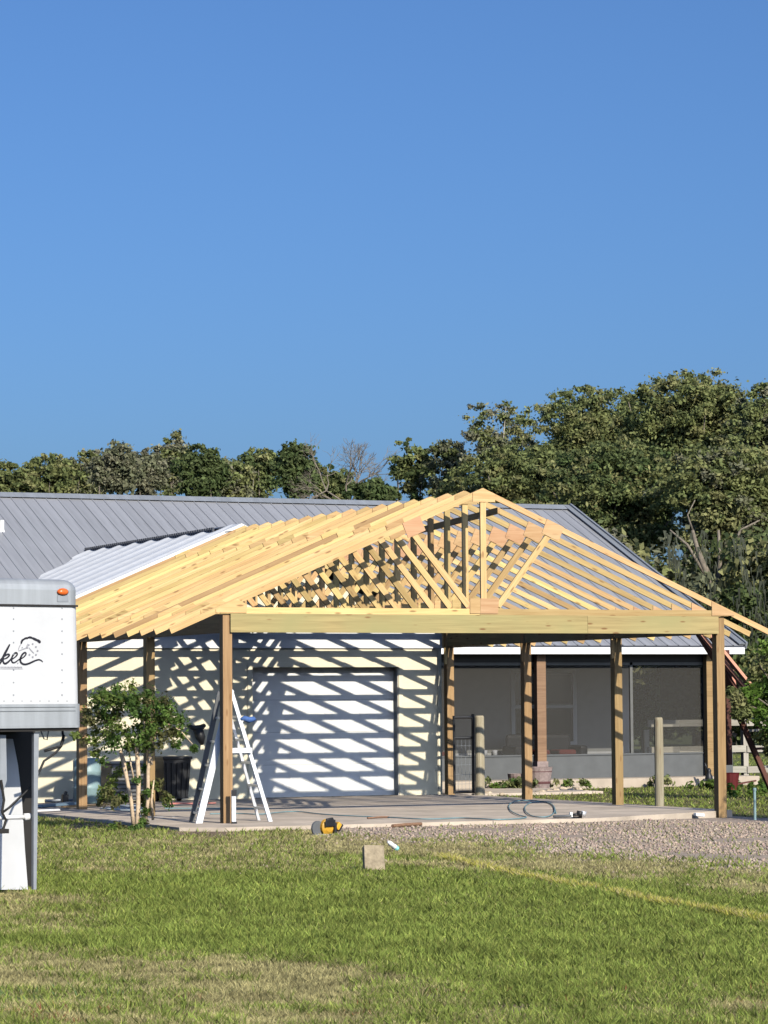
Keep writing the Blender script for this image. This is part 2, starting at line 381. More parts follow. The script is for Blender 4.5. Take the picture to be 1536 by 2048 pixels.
def blades(n, ulo, uhi, vlo, vhi, name, filt, lscale=1., seed=1, z0=-.05):
    r = np.random.default_rng(seed)
    u = r.uniform(ulo, uhi, n); v = r.uniform(vlo, vhi, n)
    d = np.array(Fv)[None]+np.array(Rv)[None]*((u-768)/FPX)[:, None]-np.array(Uv)[None]*((v-1024)/FPX)[:, None]
    t = (z0-CZ)/d[:, 2]; P = np.array(CAMP)+d*t[:, None]
    x, y = P[:, 0], P[:, 1]; L = lawn(x, y)
    keep = filt(x, y, L, r); x, y = x[keep], y[keep]; L = {k: q[keep] for k, q in L.items()}
    m = len(x); dry = L['dry']; blue = L['blue']
    isdry = r.random(m) < dry
    g = np.array((.235, .30, .06)); dr = np.array((.44, .39, .175)); bl = np.array((.12, .20, .075)); lt = np.array((.32, .36, .08)); rd = np.array((.30, .13, .06))
    col = np.where((r.random(m) < .25)[:, None], lt, g)
    col = np.where((r.random(m) < np.clip(blue, 0, 1)*.6)[:, None], bl, col)
    col = np.where(isdry[:, None], dr, col)
    col = np.where((isdry & (r.random(m) < .12))[:, None], dr*1.35, col)
    col = np.where((r.random(m) < L['litter']*.35)[:, None], rd, col)
    col = col*(.62+.7*r.random(m)**1.2)[:, None]*(.7+.6*L['n2'])[:, None]*(.55+.9*fbm(x*9, y*6, 88, 2))[:, None]
    ln = np.where(isdry, .018+.026*r.random(m), .028+.046*r.random(m)**1.5)*lscale*(.6+.8*fbm(x*5, y*4, 44, 2))
    w = np.where(isdry, .0032, .0048)*(1+L['z']/30)*(.7+.6*r.random(m))
    a = r.uniform(0, 2*PI, m); le = r.normal(0, .7, (m, 2))
    zz = height(x, y)-.004
    b0 = np.stack([x-np.cos(a)*w, y-np.sin(a)*w, zz], -1); b1 = np.stack([x+np.cos(a)*w, y+np.sin(a)*w, zz], -1)
    tp = np.stack([x+le[:, 0]*ln, y+le[:, 1]*ln, zz+ln], -1)
    V = np.stack([b0, b1, tp], 1).reshape(-1, 3); F = np.arange(3*m).reshape(-1, 3)
    o = np_mesh(name, V, F, GRASSM, col=np.repeat(col, 3, 0)); tag(o, kind='stuff'); return o
def f_main(x, y, L, r):
    return (~L['inslab']) & (r.random(len(x)) > L['gravel']*.97) & (r.random(len(x)) > L['soil']*.9) & (y < 9.7) & ((x < 8.4) | (y < 2))
tag(blades(620000, -260, 1800, 1646, 2130, 'lawn_grass', f_main), 'short patchy green and dry lawn grass in the foreground', 'grass')
def f_side(x, y, L, r): 
    ok = (~L['inslab']) & (((x > 8.55) & (y > -.5) & (y < 40)) | ((x < -1.1) & (y < 25)))
    return ok & ~((x > 8.2) & (x < 11.4) & (y > 9.8) & (y < 13.3)) & ~((y > 12.7) & (x > 8) & (x < 16.6))
tag(blades(90000, -100, 1760, 1450, 1650, 'yard_grass', f_side, 1.1, 4, -.06), 'green grass of the yard beside and behind the carport', 'grass')
# yellowed line of grass across the lawn
def strip():
    r = np.random.default_rng(5); n = 9000
    pts = [at(a, b, Z=-.05) for a, b in ((872, 1712), (930, 1728), (1010, 1746), (1100, 1766), (1200, 1784), (1320, 1810), (1420, 1826), (1536, 1845), (1640, 1866))]
    n = 10500; t = r.random(n)*(len(pts)-1.001); i = t.astype(int); f = t-i
    A = np.array([tuple(p) for p in pts]); P = A[i]*(1-f)[:, None]+A[i+1]*f[:, None]
    keep = fbm(P[:, 0]*3+P[:, 1]*1.5, P[:, 1]*2, 77) > .40; P = P[keep]; n = len(P)
    P[:, :2] += r.normal(0, .033, (n, 2)); 
    col = np.where((r.random(n) < .3)[:, None], np.array((.66, .54, .28)), np.array((.60, .56, .11)))*(.7+.5*r.random(n))[:, None]
    ln = .03+.05*r.random(n); w = .005+.004*r.random(n); a = r.uniform(0, 2*PI, n); le = r.normal(0, .7, (n, 2)); zz = height(P[:, 0], P[:, 1])
    b0 = np.stack([P[:, 0]-np.cos(a)*w, P[:, 1]-np.sin(a)*w, zz], -1); b1 = np.stack([P[:, 0]+np.cos(a)*w, P[:, 1]+np.sin(a)*w, zz], -1)
    tp = np.stack([P[:, 0]+le[:, 0]*ln, P[:, 1]+le[:, 1]*ln, zz+ln], -1)
    o = np_mesh('yellowed_grass_line', np.stack([b0, b1, tp], 1).reshape(-1, 3), np.arange(3*n).reshape(-1, 3), GRASSM, col=np.repeat(col, 3, 0))
    tag(o, 'narrow line of yellowed grass running diagonally across the green lawn', 'grass', kind='stuff')
strip()
def stones(n, seed=3):
    r = np.random.default_rng(seed); u = r.uniform(480, 1800, n); v = r.uniform(1636, 1775, n)
    d = np.array(Fv)[None]+np.array(Rv)[None]*((u-768)/FPX)[:, None]-np.array(Uv)[None]*((v-1024)/FPX)[:, None]
    P = np.array(CAMP)+d*((-.05-CZ)/d[:, 2])[:, None]; L = lawn(P[:, 0], P[:, 1])
    k = (~L['inslab']) & (r.random(n) < L['gravel']+.02) & (fbm(P[:, 0]*1.1, P[:, 1]*.7, 55) > .36); P = P[k]; n = len(P)
    s = (.006+.022*r.random(n)**5); P[:, 2] = height(P[:, 0], P[:, 1])+s*.3
    oc = np.array([(1, 0, 0), (0, 1, 0), (-1, 0, 0), (0, -1, 0), (0, 0, .8), (0, 0, -.8)], float)
    V = (oc[None]*(.7+.6*r.random((n, 6, 1))))
    a = r.uniform(0, 2*PI, n); ca, sa = np.cos(a)[:, None], np.sin(a)[:, None]
    V = np.stack([V[..., 0]*ca-V[..., 1]*sa, V[..., 0]*sa+V[..., 1]*ca, V[..., 2]], -1)*s[:, None, None]+P[:, None]
    T = np.array([(0, 1, 4), (1, 2, 4), (2, 3, 4), (3, 0, 4), (1, 0, 5), (2, 1, 5), (3, 2, 5), (0, 3, 5)])
    F = (T[None]+np.arange(n)[:, None, None]*6).reshape(-1, 3)
    base = np.array((.44, .345, .27)); col = base*(.7+.5*r.random((n, 1)))+r.normal(0, .012, (n, 3))
    o = np_mesh('gravel', V.reshape(-1, 3), F, GRAVM, col=np.repeat(np.clip(col, .02, .9), 6, 0))
    tag(o, 'loose pinkish grey gravel spread in front of the slab', 'gravel', kind='stuff')
GRAVM = tinted('gravel_pebble', trans=0, rough=.9)
stones(75000)

# ------------------------------------------------------------------ carport frame
TS = .6096; NT = 17; LEN = TS*(NT-1); XC = 4.05; SL = .425; ZT = 4.785; HB = 2.93; BB = 2.665; XR = 8.10
car = empty('carport_frame'); tag(car, 'unfinished open timber carport frame with a row of pale pine roof trusses', 'carport')
def lumber(name, p, q, w, t, mat, parent, up=(0, 0, 1), loc=None):
    """one board: local x runs along it, so its grain does too"""
    p = Vector(p); q = Vector(q); d = (q-p); Lg = d.length; x = d/Lg; u = Vector(up)
    if abs(x.dot(u)) > .98: u = Vector((0, 1, 0))
    y = u.cross(x).normalized(); z = x.cross(y)
    me = MB().box((0, -t/2, -w/2), (Lg, t/2, w/2))
    o = me.build(name, mat, parent)
    m = Matrix.Identity(4)
    for i in range(3): m[i][0] = x[i]; m[i][1] = y[i]; m[i][2] = z[i]; m[i][3] = p[i]
    o.matrix_local = m
    return o
def plate(name, poly, y0, y1, mat, parent, c):
    o = MB().prism([(a-c[0], b-c[1]) for a, b in poly], (y0, y1)).build(name, mat, parent)
    o.location = (c[0], 0, c[1]); return o
def rt(x): return ZT-SL*abs(x-XC)          # rafter top
def make_truss():
    t = empty('truss', (0, 0, 0), parent=car)
    vt = .089; th = .038; yc = -.02
    for sgn in (-1, 1):
        xe = XC+sgn*4.86
        # rafter with plumb ridge cut, square tail
        import math as _m
        a = _m.atan(SL); px = xe; top = rt(px)
        off = vt*_m.sin(a)*_m.cos(a)*sgn
        poly = [(XC, ZT), (XC, ZT-vt), (px-off, rt(px-off)-vt), (px, top)]
        if sgn > 0: poly = poly[::-1]
        # local frame along the slope for the grain
        o = bpy.data.objects.new('rafter', None)
        cx, cz = XC, ZT; R = Matrix.Rotation(a*sgn, 3, 'Y')  # tilt local x along slope
        V = []; 
        for (X, Z) in poly:
            q = R.inverted()@Vector((X-cx, 0, Z-cz)); V.append((q.x, q.z))
        r = MB().prism(V, (yc-th/2, yc+th/2)).build('rafter', PINE, t)
        r.location = (cx, 0, cz); r.rotation_euler = (0, a*sgn, 0)
    lumber('bottom_chord', (-.05, yc, HB+.045), (3.98, yc, HB+.045), .09, th, PINE, t)
    lumber('bottom_chord', (3.985, yc, HB+.045), (8.15, yc, HB+.045), .09, th, PINE, t)
    lumber('king_post', (4.05, yc, HB+.09), (4.05, yc, 4.6), .09, th, PINE, t, up=(1, 0, 0))
    lumber('web', (2.93, yc-.001, 4.10), (3.80, yc-.001, 3.06), .09, th, PINE, t, up=(1, 0, 0))
    lumber('web', (5.13, yc-.001, 4.12), (4.28, yc-.001, 3.06), .09, th, PINE, t, up=(1, 0, 0))
    y0, y1 = yc-th/2-.012, yc-th/2
    plate('gusset', [(3.88, 4.58), (4.24, 4.58), (4.24, rt(4.24)-.003), (XC, ZT-.003), (3.88, rt(3.88)-.003)], y0, y1, PINE, t, (3.9, 4.6))
    for sgn, cxx in ((-1, 2.93), (1, 5.19)):
        cc = Vector((cxx, rt(cxx)-.10)); dx = Vector((1, -SL*sgn)).normalized(); dn = Vector((-dx.y, dx.x))
        h0, h1 = -.13, .1
        P = [cc-dx*.15+dn*h0, cc+dx*.15+dn*h0, cc+dx*.15+dn*h1, cc-dx*.15+dn*h1]
        plate('gusset', [(p.x, p.y) for p in P], y0, y1, PLY, t, (cc.x, cc.y))['side'] = sgn
    plate('gusset', [(3.82, HB+.02), (3.985, HB+.02), (3.985, HB+.24), (3.82, HB+.24)], y0-.001, y1, PINE, t, (3.8, HB))
    plate('gusset', [(3.988, HB+.02), (4.27, HB+.02), (4.29, HB+.24), (3.988, HB+.24)], y0, y1, PLY, t, (4, HB))
    plate('gusset', [(-.12, HB+.01), (.34, HB+.01), (.34, HB+.13), (.2, rt(.2)-.01), (-.12, rt(-.12)-.02)], y0, y1, PINE, t, (0, HB))
    plate('gusset', [(7.86, HB+.01), (8.25, HB+.01), (8.25, rt(8.25)-.03), (7.86, rt(7.86)-.01)], y0, y1, PLY, t, (8, HB))
    return t
def copy_tree(o, parent=None):
    c = o.copy(); COL.objects.link(c); c.parent = parent
    for ch in [k for k in bpy.data.objects if k.parent == o]: copy_tree(ch, c)
    return c
tr0 = make_truss()
for k in [k for k in bpy.data.objects if k.type == 'EMPTY' and k.name.startswith('rafter')]: bpy.data.objects.remove(k)
kids = [k for k in bpy.data.objects if k.parent == tr0]
for i in range(1, NT):
    c = tr0.copy(); COL.objects.link(c); c.parent = car
    c.location = (random.uniform(-.006, .006), i*TS+random.uniform(-.007, .007)-(.09 if i == NT-1 else 0), random.uniform(-.003, .004))
    for k in kids:
        q = k.copy(); COL.objects.link(q); q.parent = c
        if q.get('side') == -1: q.material_slots[0].link = 'OBJECT'; q.material_slots[0].material = PINE
        if 'rafter' in k.name or 'web' in k.name:
            q.location = Vector(k.location)+Vector((random.uniform(-.012, .012), 0, random.uniform(-.006, .006)))
# short ends of blocking showing along the webs
lumber('brace', (4.47, .3, 4.485), (4.40, 3.1, 4.33), .09, .038, PINE, car)
PY = [0, LEN/3, LEN*2/3, LEN-.14]
for x in (0, XR-.14):
    for i, y in enumerate(PY):
        if x == 0 and i == 3: y -= .0
        zb = -.16
        o = MB().box((-.07, -.07, 0), (.07, .07, HB-zb-(.0 if i else .003))).build('post', POST, None, bevel=.004)
        # grain runs up: build lying along x then stand it up
        bpy.data.objects.remove(o)
        o = MB().box((0, -.07, -.07), (HB-zb-.004, .07, .07)).build('post', POST, car)
        o.rotation_euler = (0, -PI/2, 0); o.location = (x+.07, y+.07, zb)
        md = o.modifiers.new('bevel', 'BEVEL'); md.width = .005; md.segments = 2
# front beam, two plies, butted boards
for yy, cuts in ((-.0215, (.10, 5.75, 7.98)), (.0185, (.10, 3.4, 7.98))):
    for a, b in zip(cuts[:-1], cuts[1:]):
        lumber('beam', (a+.002, yy, (HB+BB)/2+.0), (b-.002, yy, (HB+BB)/2), HB-BB-.004, .038, TREATED, car)
lumber('beam', (5.2, .062, (HB+BB)/2-.004), (7.95, .062, (HB+BB)/2-.004), HB-BB-.01, .038, PINE, car)
for x in (.03, .11, XR-.11, XR-.03):
    for a, b in ((.15, LEN/3+.07), (LEN/3+.075, 2*LEN/3+.07), (2*LEN/3+.075, LEN)):
        lumber('beam', (x, a, (HB+BB)/2), (x, b, (HB+BB)/2), HB-BB-.006, .038, TREATED if x > 4 else POST, car)
# cleats on the inner faces of the right posts
for i in (1, 2, 3):
    lumber('cleat', (XR-.16, PY[i]+.02, 2.35), (XR-.16, PY[i]+.02, 2.66), .05, .038, PINE, car, up=(1, 0, 0))

# ------------------------------------------------------------------ house
hs = empty('house', (0, 0, 0)); tag(hs, 'cream one storey house with grey metal roof, garage wing and screened porch', 'house')
WY = 9.9
DX0, DX1, DZ = 4.30, 7.12, 2.30
w = MB()
w.box((-.25, WY, -.14), (DX0, WY+.2, 2.65)); w.box((DX1, WY, -.14), (7.96, WY+.2, 2.65)); w.box((DX0, WY, DZ), (DX1, WY+.2, 2.65))
w.prism([(-.25, 2.652), (7.96, 2.652), (7.96, 2.95), (4.05, 4.62), (-.25, 2.80)], (WY+.004, WY+.2))
w.box((7.76, WY+.2, -.14), (7.96, 16.8, 2.9)); w.box((-.25, WY+.2, -.14), (-.05, 16.8, 2.9))
wall = w.build('wall', WALLM, hs)
MB().box((-.25, WY-.025, 2.655), (7.985, WY, 3.05)).build('frieze_board', WHITE, hs, bevel=.004)
MB().box((-.25, WY-.035, 2.64), (7.99, WY-.002, 2.668)).build('drip_cap', WHITE, hs)
MB().box((7.90, WY-.016, -.1), (7.975, WY-.002, 2.64)).build('corner_board', WALLM, hs)
gd = empty('garage_door', (0, 0, 0), parent=hs)
N = 4; ph = (DZ-.0)/N
for k in range(N):
    m = MB(); z0 = k*ph+.002; z1 = (k+1)*ph-.002; yd = WY+.17
    m.box((DX0-.02, yd, z0), (DX1+.02, yd+.03, z1))
    for j in range(4):
        a = DX0+.09+j*(DX1-DX0-.1)/4; m.box((a, yd-.004, z0+.1), (a+(DX1-DX0-.1)/4-.12, yd-.0005, z1-.1))
    m.build('door_panel', DOORM, gd, bevel=.004)
MB().box((DX0-.02, WY+.172, .0), (DX1+.02, WY+.2, DZ)).build('door_backing', GREYP, gd)
j = MB(); j.box((DX1+.001, WY-.02, 0), (DX1+.09, WY-.001, DZ+.09)); j.box((DX0-.09, WY-.02, 0), (DX0-.001, WY-.001, DZ+.09)); j.box((DX0-.001, WY-.019, DZ+.001), (DX1+.001, WY-.001, DZ+.09))
j.build('door_frame', WALLM, gd, bevel=.003)
MB().box((DX1-.012, WY-.0, 0), (DX1-.001, WY+.168, DZ)).build('door_jamb', JAMB, gd)
# wing roof
HX0 = -.95
wr = empty('wing_roof', parent=hs)
n_w = 9; pw = (18.2-9.78)/n_w
def wing_panel(y0):
    prof = [(0, 0), (.16, 0), (.30, .013), (.42, .036), (.56, .036), (.68, .013), (.82, 0), (.94, 0)]
    prof = [(a/.94*pw*.998, b) for a, b in prof]
    V = []; F = []
    for (yy, dz) in prof:
        V += [(HX0, yy, rt(HX0)+.02+dz), (XC, yy, ZT+.02+dz)]
    for i in range(len(prof)-1): F.append([2*i, 2*i+1, 2*i+3, 2*i+2])
    return V, F
V, F = wing_panel(0)
p0 = mesh_obj('roof_panel', V, F, WROOF, wr)
p0.modifiers.new('s', 'SOLIDIFY').thickness = .004; p0.location = (0, 9.78, 0)
for k in range(1, n_w):
    q = p0.copy(); COL.objects.link(q); q.parent = wr; q.location = (0, 9.78+k*pw, 0)
mesh_obj('roof_slope', [(XC, 9.78, ZT+.02), (9.0, 9.78, rt(9.0)+.02), (9.0, 18.2, rt(9.0)+.02), (XC, 18.2, ZT+.02)], [[0, 1, 2, 3]], WROOF, wr).modifiers.new('s', 'SOLIDIFY').thickness = .02
mesh_obj('roof_deck', [(HX0+.03, 9.9, rt(HX0)-.03), (XC, 9.9, ZT-.05), (XC, 18.2, ZT-.05), (HX0+.03, 18.2, rt(HX0)-.03)], [[0, 1, 2, 3]], PINE, wr).modifiers.new('s', 'SOLIDIFY').thickness = .03
m = MB()
m.prism([(XC-.14, ZT+.0), (XC, ZT+.045), (XC+.14, ZT+.0), (XC, ZT+.02)], (10.6, 18.2)); m.build('ridge_flashing', DARKTRIM, wr)
MB().prism([(XC-.3, ZT-.1), (XC, ZT+.05), (XC+.2, ZT-.04), (XC, ZT-.06)], (9.74, 10.35)).build('ridge_wrap', WHITE, wr)
m = MB(); m.bar((HX0, 9.79, rt(HX0)+.01), (XC, 9.79, ZT+.01), .06, .03, up=(0, 0, 1)); m.build('gable_trim', WHITE, wr)
m = MB()
for k in range(60):   # closure strip teeth along the ridge
    y = 10.7+k*.123; m.box((XC-.19, y, ZT-.05), (XC-.15, y+.06, ZT+.03))
m.build('closure_strip', DARKTRIM, wr)['kind'] = 'stuff'
# main roof
RY, RZ, EY, EZ = 21.1, 6.08, 13.42, 2.77; MS = (RZ-EZ)/(RY-EY)
mr_ = empty('roof', parent=hs)
X0R, X1R = -9.0, 16.45; pwid = .2545; npan = int(round((X1R-X0R)/pwid)); pwid = (X1R-X0R)/npan
prof = [(0, 0), (pwid-.040, 0), (pwid-.032, .016), (pwid-.012, .016), (pwid-.002, 0)]
V = []; F = []
for xx, dz in prof: V += [(xx, EY, EZ+dz), (xx, RY, RZ+dz)]
for i in range(len(prof)-1): F.append([2*i, 2*i+1, 2*i+3, 2*i+2][::-1])
p0 = mesh_obj('roof_panel', V, F, ROOFM, mr_); p0.location = (X0R, 0, 0)
p0.modifiers.new('s', 'SOLIDIFY').thickness = .003
for k in range(1, npan):
    q = p0.copy(); COL.objects.link(q); q.parent = mr_; q.location = (X0R+k*pwid, 0, 0)
MB().add([(X0R, EY+.03, EZ-.06), (X1R-.02, EY+.03, EZ-.06), (X1R-.02, RY, RZ-.05), (X0R, RY, RZ-.05), (X1R-.02, 28.8, EZ-.06), (X0R, 28.8, EZ-.06)], [[0, 1, 2, 3], [3, 2, 4, 5]]).build('roof_deck', DARKTRIM, mr_)
MB().add([(X0R, RY, RZ), (X1R, RY, RZ), (X1R, 28.8, EZ), (X0R, 28.8, EZ)], [[0, 1, 2, 3]]).build('back_slope', ROOFM, mr_)
m = MB(); m.prism([(RY-.22, RZ-.22*MS+.035), (RY, RZ+.055), (RY+.22, RZ-.22*MS+.035), (RY, RZ+.03)], (0, X1R-X0R+.06))
o = m.build('ridge_cap', ROOFCAP, mr_)
for v in o.data.vertices: v.co = Vector((X0R+v.co.y, v.co.x, v.co.z))
m = MB(); m.bar((X1R+.02, EY-.02, EZ), (X1R+.02, RY, RZ+.02), .14, .05); m.bar((X1R-.07, EY-.02, EZ+.032), (X1R-.07, RY, RZ+.045), .02, .16); m.build('rake_trim', ROOFCAP, mr_)
MB().box((7.9, EY-.02, EZ-.035), (X1R+.02, EY+.05, EZ-.005)).build('drip_edge', DARKTRIM, mr_)
MB().box((7.97, EY-.06, EZ-.175), (X1R-.04, EY+.02, EZ-.038)).build('fascia', WHITE, mr_, bevel=.006)
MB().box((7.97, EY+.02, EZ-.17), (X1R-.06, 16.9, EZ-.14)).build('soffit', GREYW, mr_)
vp = None
# vent pipe standing on the main roof
v = ray(3, 1062); t_ = (EZ + MS*(CY-EY) - CZ)/(v.z-MS*v.y); vp = CAMP+v*t_
MB().tube([vp-Vector((0, 0, .1)), vp+Vector((0, 0, .22))], .055, 12).tube([vp-Vector((0, 0, .12)), vp+Vector((0, 0, .03))], .1, 12, .06).build('vent_pipe', PVC, mr_, smooth=False)
# porch
PYF = 13.8
ph_ = empty('porch', parent=hs)
MB().box((8.0, 13.0, -.12), (16.5, 16.8, .13)).build('porch_floor', plain('pale_porch_slab', (.48, .40, .31), .85, var=.12, scale=3), ph_, bevel=.01)
MB().box((7.97, PYF, .131), (16.35, PYF+.12, .58)).build('kneewall', GREYW, ph_)
MB().box((7.97, PYF-.02, .581), (16.35, PYF+.13, .61)).build('sill', GREYW, ph_)
MB().box((7.97, PYF-.0, 2.44), (16.35, PYF+.1, 2.6)).build('header', DARK, ph_)
SX = [7.97, 11.80, 15.80, 16.35]
for a, b in ((7.97, 11.86), (11.93, 15.72)):
    mesh_obj('screen', [(a, PYF+.05, .6), (b, PYF+.05, .6), (b, PYF+.05, 2.45), (a, PYF+.05, 2.45)], [[0, 1, 2, 3]], SCREEN, ph_)
mesh_obj('screen', [(16.3, PYF+.1, .6), (16.3, 16.7, .6), (16.3, 16.7, 2.45), (16.3, PYF+.1, 2.45)], [[0, 1, 2, 3]], SCREEN, ph_)
fm = plain('grey_screen_frame', (.13, .13, .12), .6)
m = MB(); m.box((14.0, PYF+.02, .6), (14.06, PYF+.08, 2.45)); m.box((15.70, PYF+.02, .6), (15.76, PYF+.08, 2.45)); m.box((7.97, PYF+.02, 2.38), (15.7, PYF+.08, 2.44)); m.build('screen_frame', fm, ph_)
for x, ww in ((11.80, .2), (15.66, .14)):
    MB().box((x, 13.62, .13), (x+ww, 13.76, 2.6)).build('porch_column', BROWNW if x < 15 else POST, ph_, bevel=.006)
MB().box((11.78, 13.6, .13), (12.02, 13.78, .48)).build('column_base', CLAY, ph_)
IW = 16.8
MB().box((7.97, IW, .13), (15.63, IW+.2, 2.62)).build('porch_wall', plain('pale_grey_siding', (.42, .42, .39), .7, var=.05), ph_)
MB().box((15.35, IW-.05, .13), (15.66, IW-.001, 2.6)).build('corner_board', WHITE, ph_)
wi = MB(); a, b = 12.78, 14.3; z0, z1 = .75, 2.33
for x in (a, 13.45, b-.07): wi.box((x, IW-.04, z0), (x+.09, IW-.001, z1))
for z in (z0, 1.52, z1-.07): wi.box((a+.091, IW-.04, z), (b-.071, IW-.002, z+.07))
wf = wi.build('window_frame', WHITE, ph_)
MB().box((a, IW-.012, z0), (b, IW-.003, z1)).build('window_pane', GLASS, ph_)
MB().box((8.0, IW-.03, .55), (15.3, IW-.002, .60)).build('wall_trim', WHITE, ph_)
# back block of the house under the big roof
MB().box((-8.0, 16.8, -.1), (7.95, 28.4, 2.7)).box((7.97, 17.0, -.1), (15.6, 28.4, 2.66)).box((-8.0, 14, -.1), (-.3, 16.75, 2.7)).build('back_wall', WALLM, hs)
g = MB(); g.add([(16.3, 14.2, 2.72), (16.3, 28.2, 2.72), (16.3, 21.1, RZ-.1), (16.2, 14.2, 2.72), (16.2, 28.2, 2.72), (16.2, 21.1, RZ-.1)], [[0, 1, 2], [5, 4, 3], [0, 3, 4, 1], [1, 4, 5, 2], [2, 5, 3, 0]]); g.build('gable_end', WALLM, hs)

# ------------------------------------------------------------------ porch furniture
def at_box(x0, y0, x1, y1, Y): a = at(x0, y1, Y=Y); b = at(x1, y0, Y=Y); return a, b
lv = empty('loveseat', (13.1, 15.9, .13)); tag(lv, 'dark wicker loveseat behind the porch screen under the window', 'loveseat')
m = MB(); m.box((-.75, -.35, .08), (.75, .35, .42)); m.build('seat', BLACKP, lv, bevel=.05)
m = MB(); m.box((-.75, .2, .42), (.75, .36, .86)); m.build('backrest', BLACKP, lv, bevel=.08)
for s in (-1, 1): MB().box((s*.75-.09, -.36, .1), (s*.75+.09, .3, .62)).build('armrest', BLACKP, lv, bevel=.05)
MB().box((-.35, -.3, .42), (.0, .16, .54)).build('cushion', REDP, lv, bevel=.04); MB().box((.2, -.3, .42), (.6, .16, .54)).build('cushion', REDP, lv, bevel=.04)
for nm, X, Y, lab in (('patio_chair', 10.3, 15.2, 'dark patio chair with red cushion behind the black gate'),):
    ch = empty(nm, (X, Y, .13)); tag(ch, lab, 'chair')
    MB().box((-.3, -.3, .38), (.3, .3, .44)).build('seat', BLACKP, ch); MB().box((-.27, -.3, .44), (.27, .25, .54)).build('cushion', REDP, ch, bevel=.04)
    m = MB(); m.tube([(-.3, .3, .4), (-.3, .36, .95), (.3, .36, .95), (.3, .3, .4)], .02, 6); m.box((-.28, .33, .5), (.28, .36, .93)); m.build('backrest', BLACKP, ch)
    for sx in (-1, 1):
        for sy in (-1, 1): MB().tube([(sx*.27, sy*.27, 0), (sx*.27, sy*.27, .38)], .018, 6).build('leg', BLACKP, ch)
for px, nm, lab in ((972, 'mug', 'small white mug on the porch sill beside the round post'), (992, 'candle_jar', 'pale glass jar on the porch sill left of the loveseat')):
    p = at(px, 1509, Y=PYF+.14); o = MB().lathe((0, 0, 0), [(.035, 0), (.05, .01), (.055, .11), (.048, .11), (.04, .02)], 12).build(nm, WHITE, None, smooth=True); o.location = (p.x, PYF+.2, .6); tag(o, lab, nm.replace('_', ' '))

# ------------------------------------------------------------------ gooseneck trailer
TO = Vector((-6.775, -12.97, 0)); TA = math.radians(12)
tr = empty('horse_trailer', TO, TA); tag(tr, 'white gooseneck horse trailer with aluminium bands and amber marker light', 'trailer')
tu = Vector((math.cos(TA), math.sin(TA), 0)); tn = Vector((-math.sin(TA), math.cos(TA), 0))
def tl(px, py, dv=0):
    """point of the trailer side seen at a pixel, in trailer coordinates (u, z)"""
    v = ray(px, py); o = TO+tn*dv; k = (o-CAMP).dot(tn)/v.dot(tn); p = CAMP+v*k-TO
    return p.dot(tu), p.z
uR, zT = tl(157, 1158); uR2, zB = tl(163, 1455); _, zb1 = tl(100, 1212); _, zb2 = tl(100, 1408); uS, _ = tl(74, 1600); zT = tl(60, 1157)[1]
DEP = 2.0; XL = -6.0
def rbox(x0, x1, z0, z1, r, mat, name, dtop=0, y0=0, y1=DEP, xr=None):
    """side skin with rounded front vertical corner"""
    pts = []
    for k in range(7):
        t = k/6*PI/2; pts.append((x1-r+r*math.sin(t), y0+r-r*math.cos(t)))
    pts = [(x0, y0)]+pts+[(x1, y1), (x0, y1)]
    n = len(pts); V = [(a, b, z0) for a, b in pts]+[(a+(dtop if 0 < i < n-1 else 0), b, z1) for i, (a, b) in enumerate(pts)]
    F = [list(range(n))[::-1], list(range(n, 2*n))]+[[i, (i+1) % n, (i+1) % n+n, i+n] for i in range(n)]
    return mesh_obj(name, V, F, mat, tr)
skin = rbox(XL, uR2+.0, zb2, zb1, .09, TWHITE, 'side_skin', dtop=-.02)
# rounded aluminium roof band
m = MB(); prof = []
for k in range(7):
    t = k/6*PI/2; prof.append((.10-.10*math.cos(t), zT-.10+.10*math.sin(t)))
prof = [(-.008, zb1)]+[(a-.008, b) for a, b in prof]
xr = uR+.008
V = []; F = []
rows = []
for (ins, z) in prof:
    r = .12; pts = [(XL, ins)]
    for k in range(9):
        t = k/8*PI/2; pts.append((xr-ins-r+r*math.sin(t), ins+r-r*math.cos(t)))
    pts += [(xr-ins, DEP-ins)]; rows.append([(a, b, z) for a, b in pts])
n = len(rows[0])
for rr in rows: V += rr
for i in range(len(rows)-1):
    for k in range(n-1): F.append([i*n+k, i*n+k+1, (i+1)*n+k+1, (i+1)*n+k])
F.append([(len(rows)-1)*n+k for k in range(n)])
mesh_obj('roof_band', V, F, TGREY, tr, smooth=False)
MB().box((XL, -.014, zb1-.006), (xr-.02, -.004, zb1+.012)).build('roof_seam', TDARK, tr)
rbox(XL, uR2+.012, zB, zb2, .09, TGREY, 'lower_band', y0=-.012)
for dz in (.02, .055): MB().box((XL, -.022, zb2-dz-.008), (uR2-.07, -.0125, zb2-dz+.004)).build('band_rib', TGREY, tr)
MB().box((XL, -.020, zB+.0), (uR2-.05, -.0125, zB+.025)).build('band_rib', TGREY, tr)
MB().box((XL, .01, zB-.03), (uR2-.02, DEP-.05, zB-.001)).build('underside', TDARK, tr)
# amber marker
u, z = tl(124, 1184); am = MB(); am.lathe((0, 0, 0), [(.03, 0), (.035, .01), (.02, .03), (.005, .034)], 16)
o = am.build('marker_light', AMBER, tr, smooth=True); o.rotation_euler = (PI/2, 0, 0); o.scale = (1.75, 1, 1); o.location = (u, -.008, z)
o.scale = (1.75, 1.0, 1)
MB().box((u-.055, -.014, z-.09), (u+.06, -.0085, z-.03)).build('light_mount', TGREY2, tr)
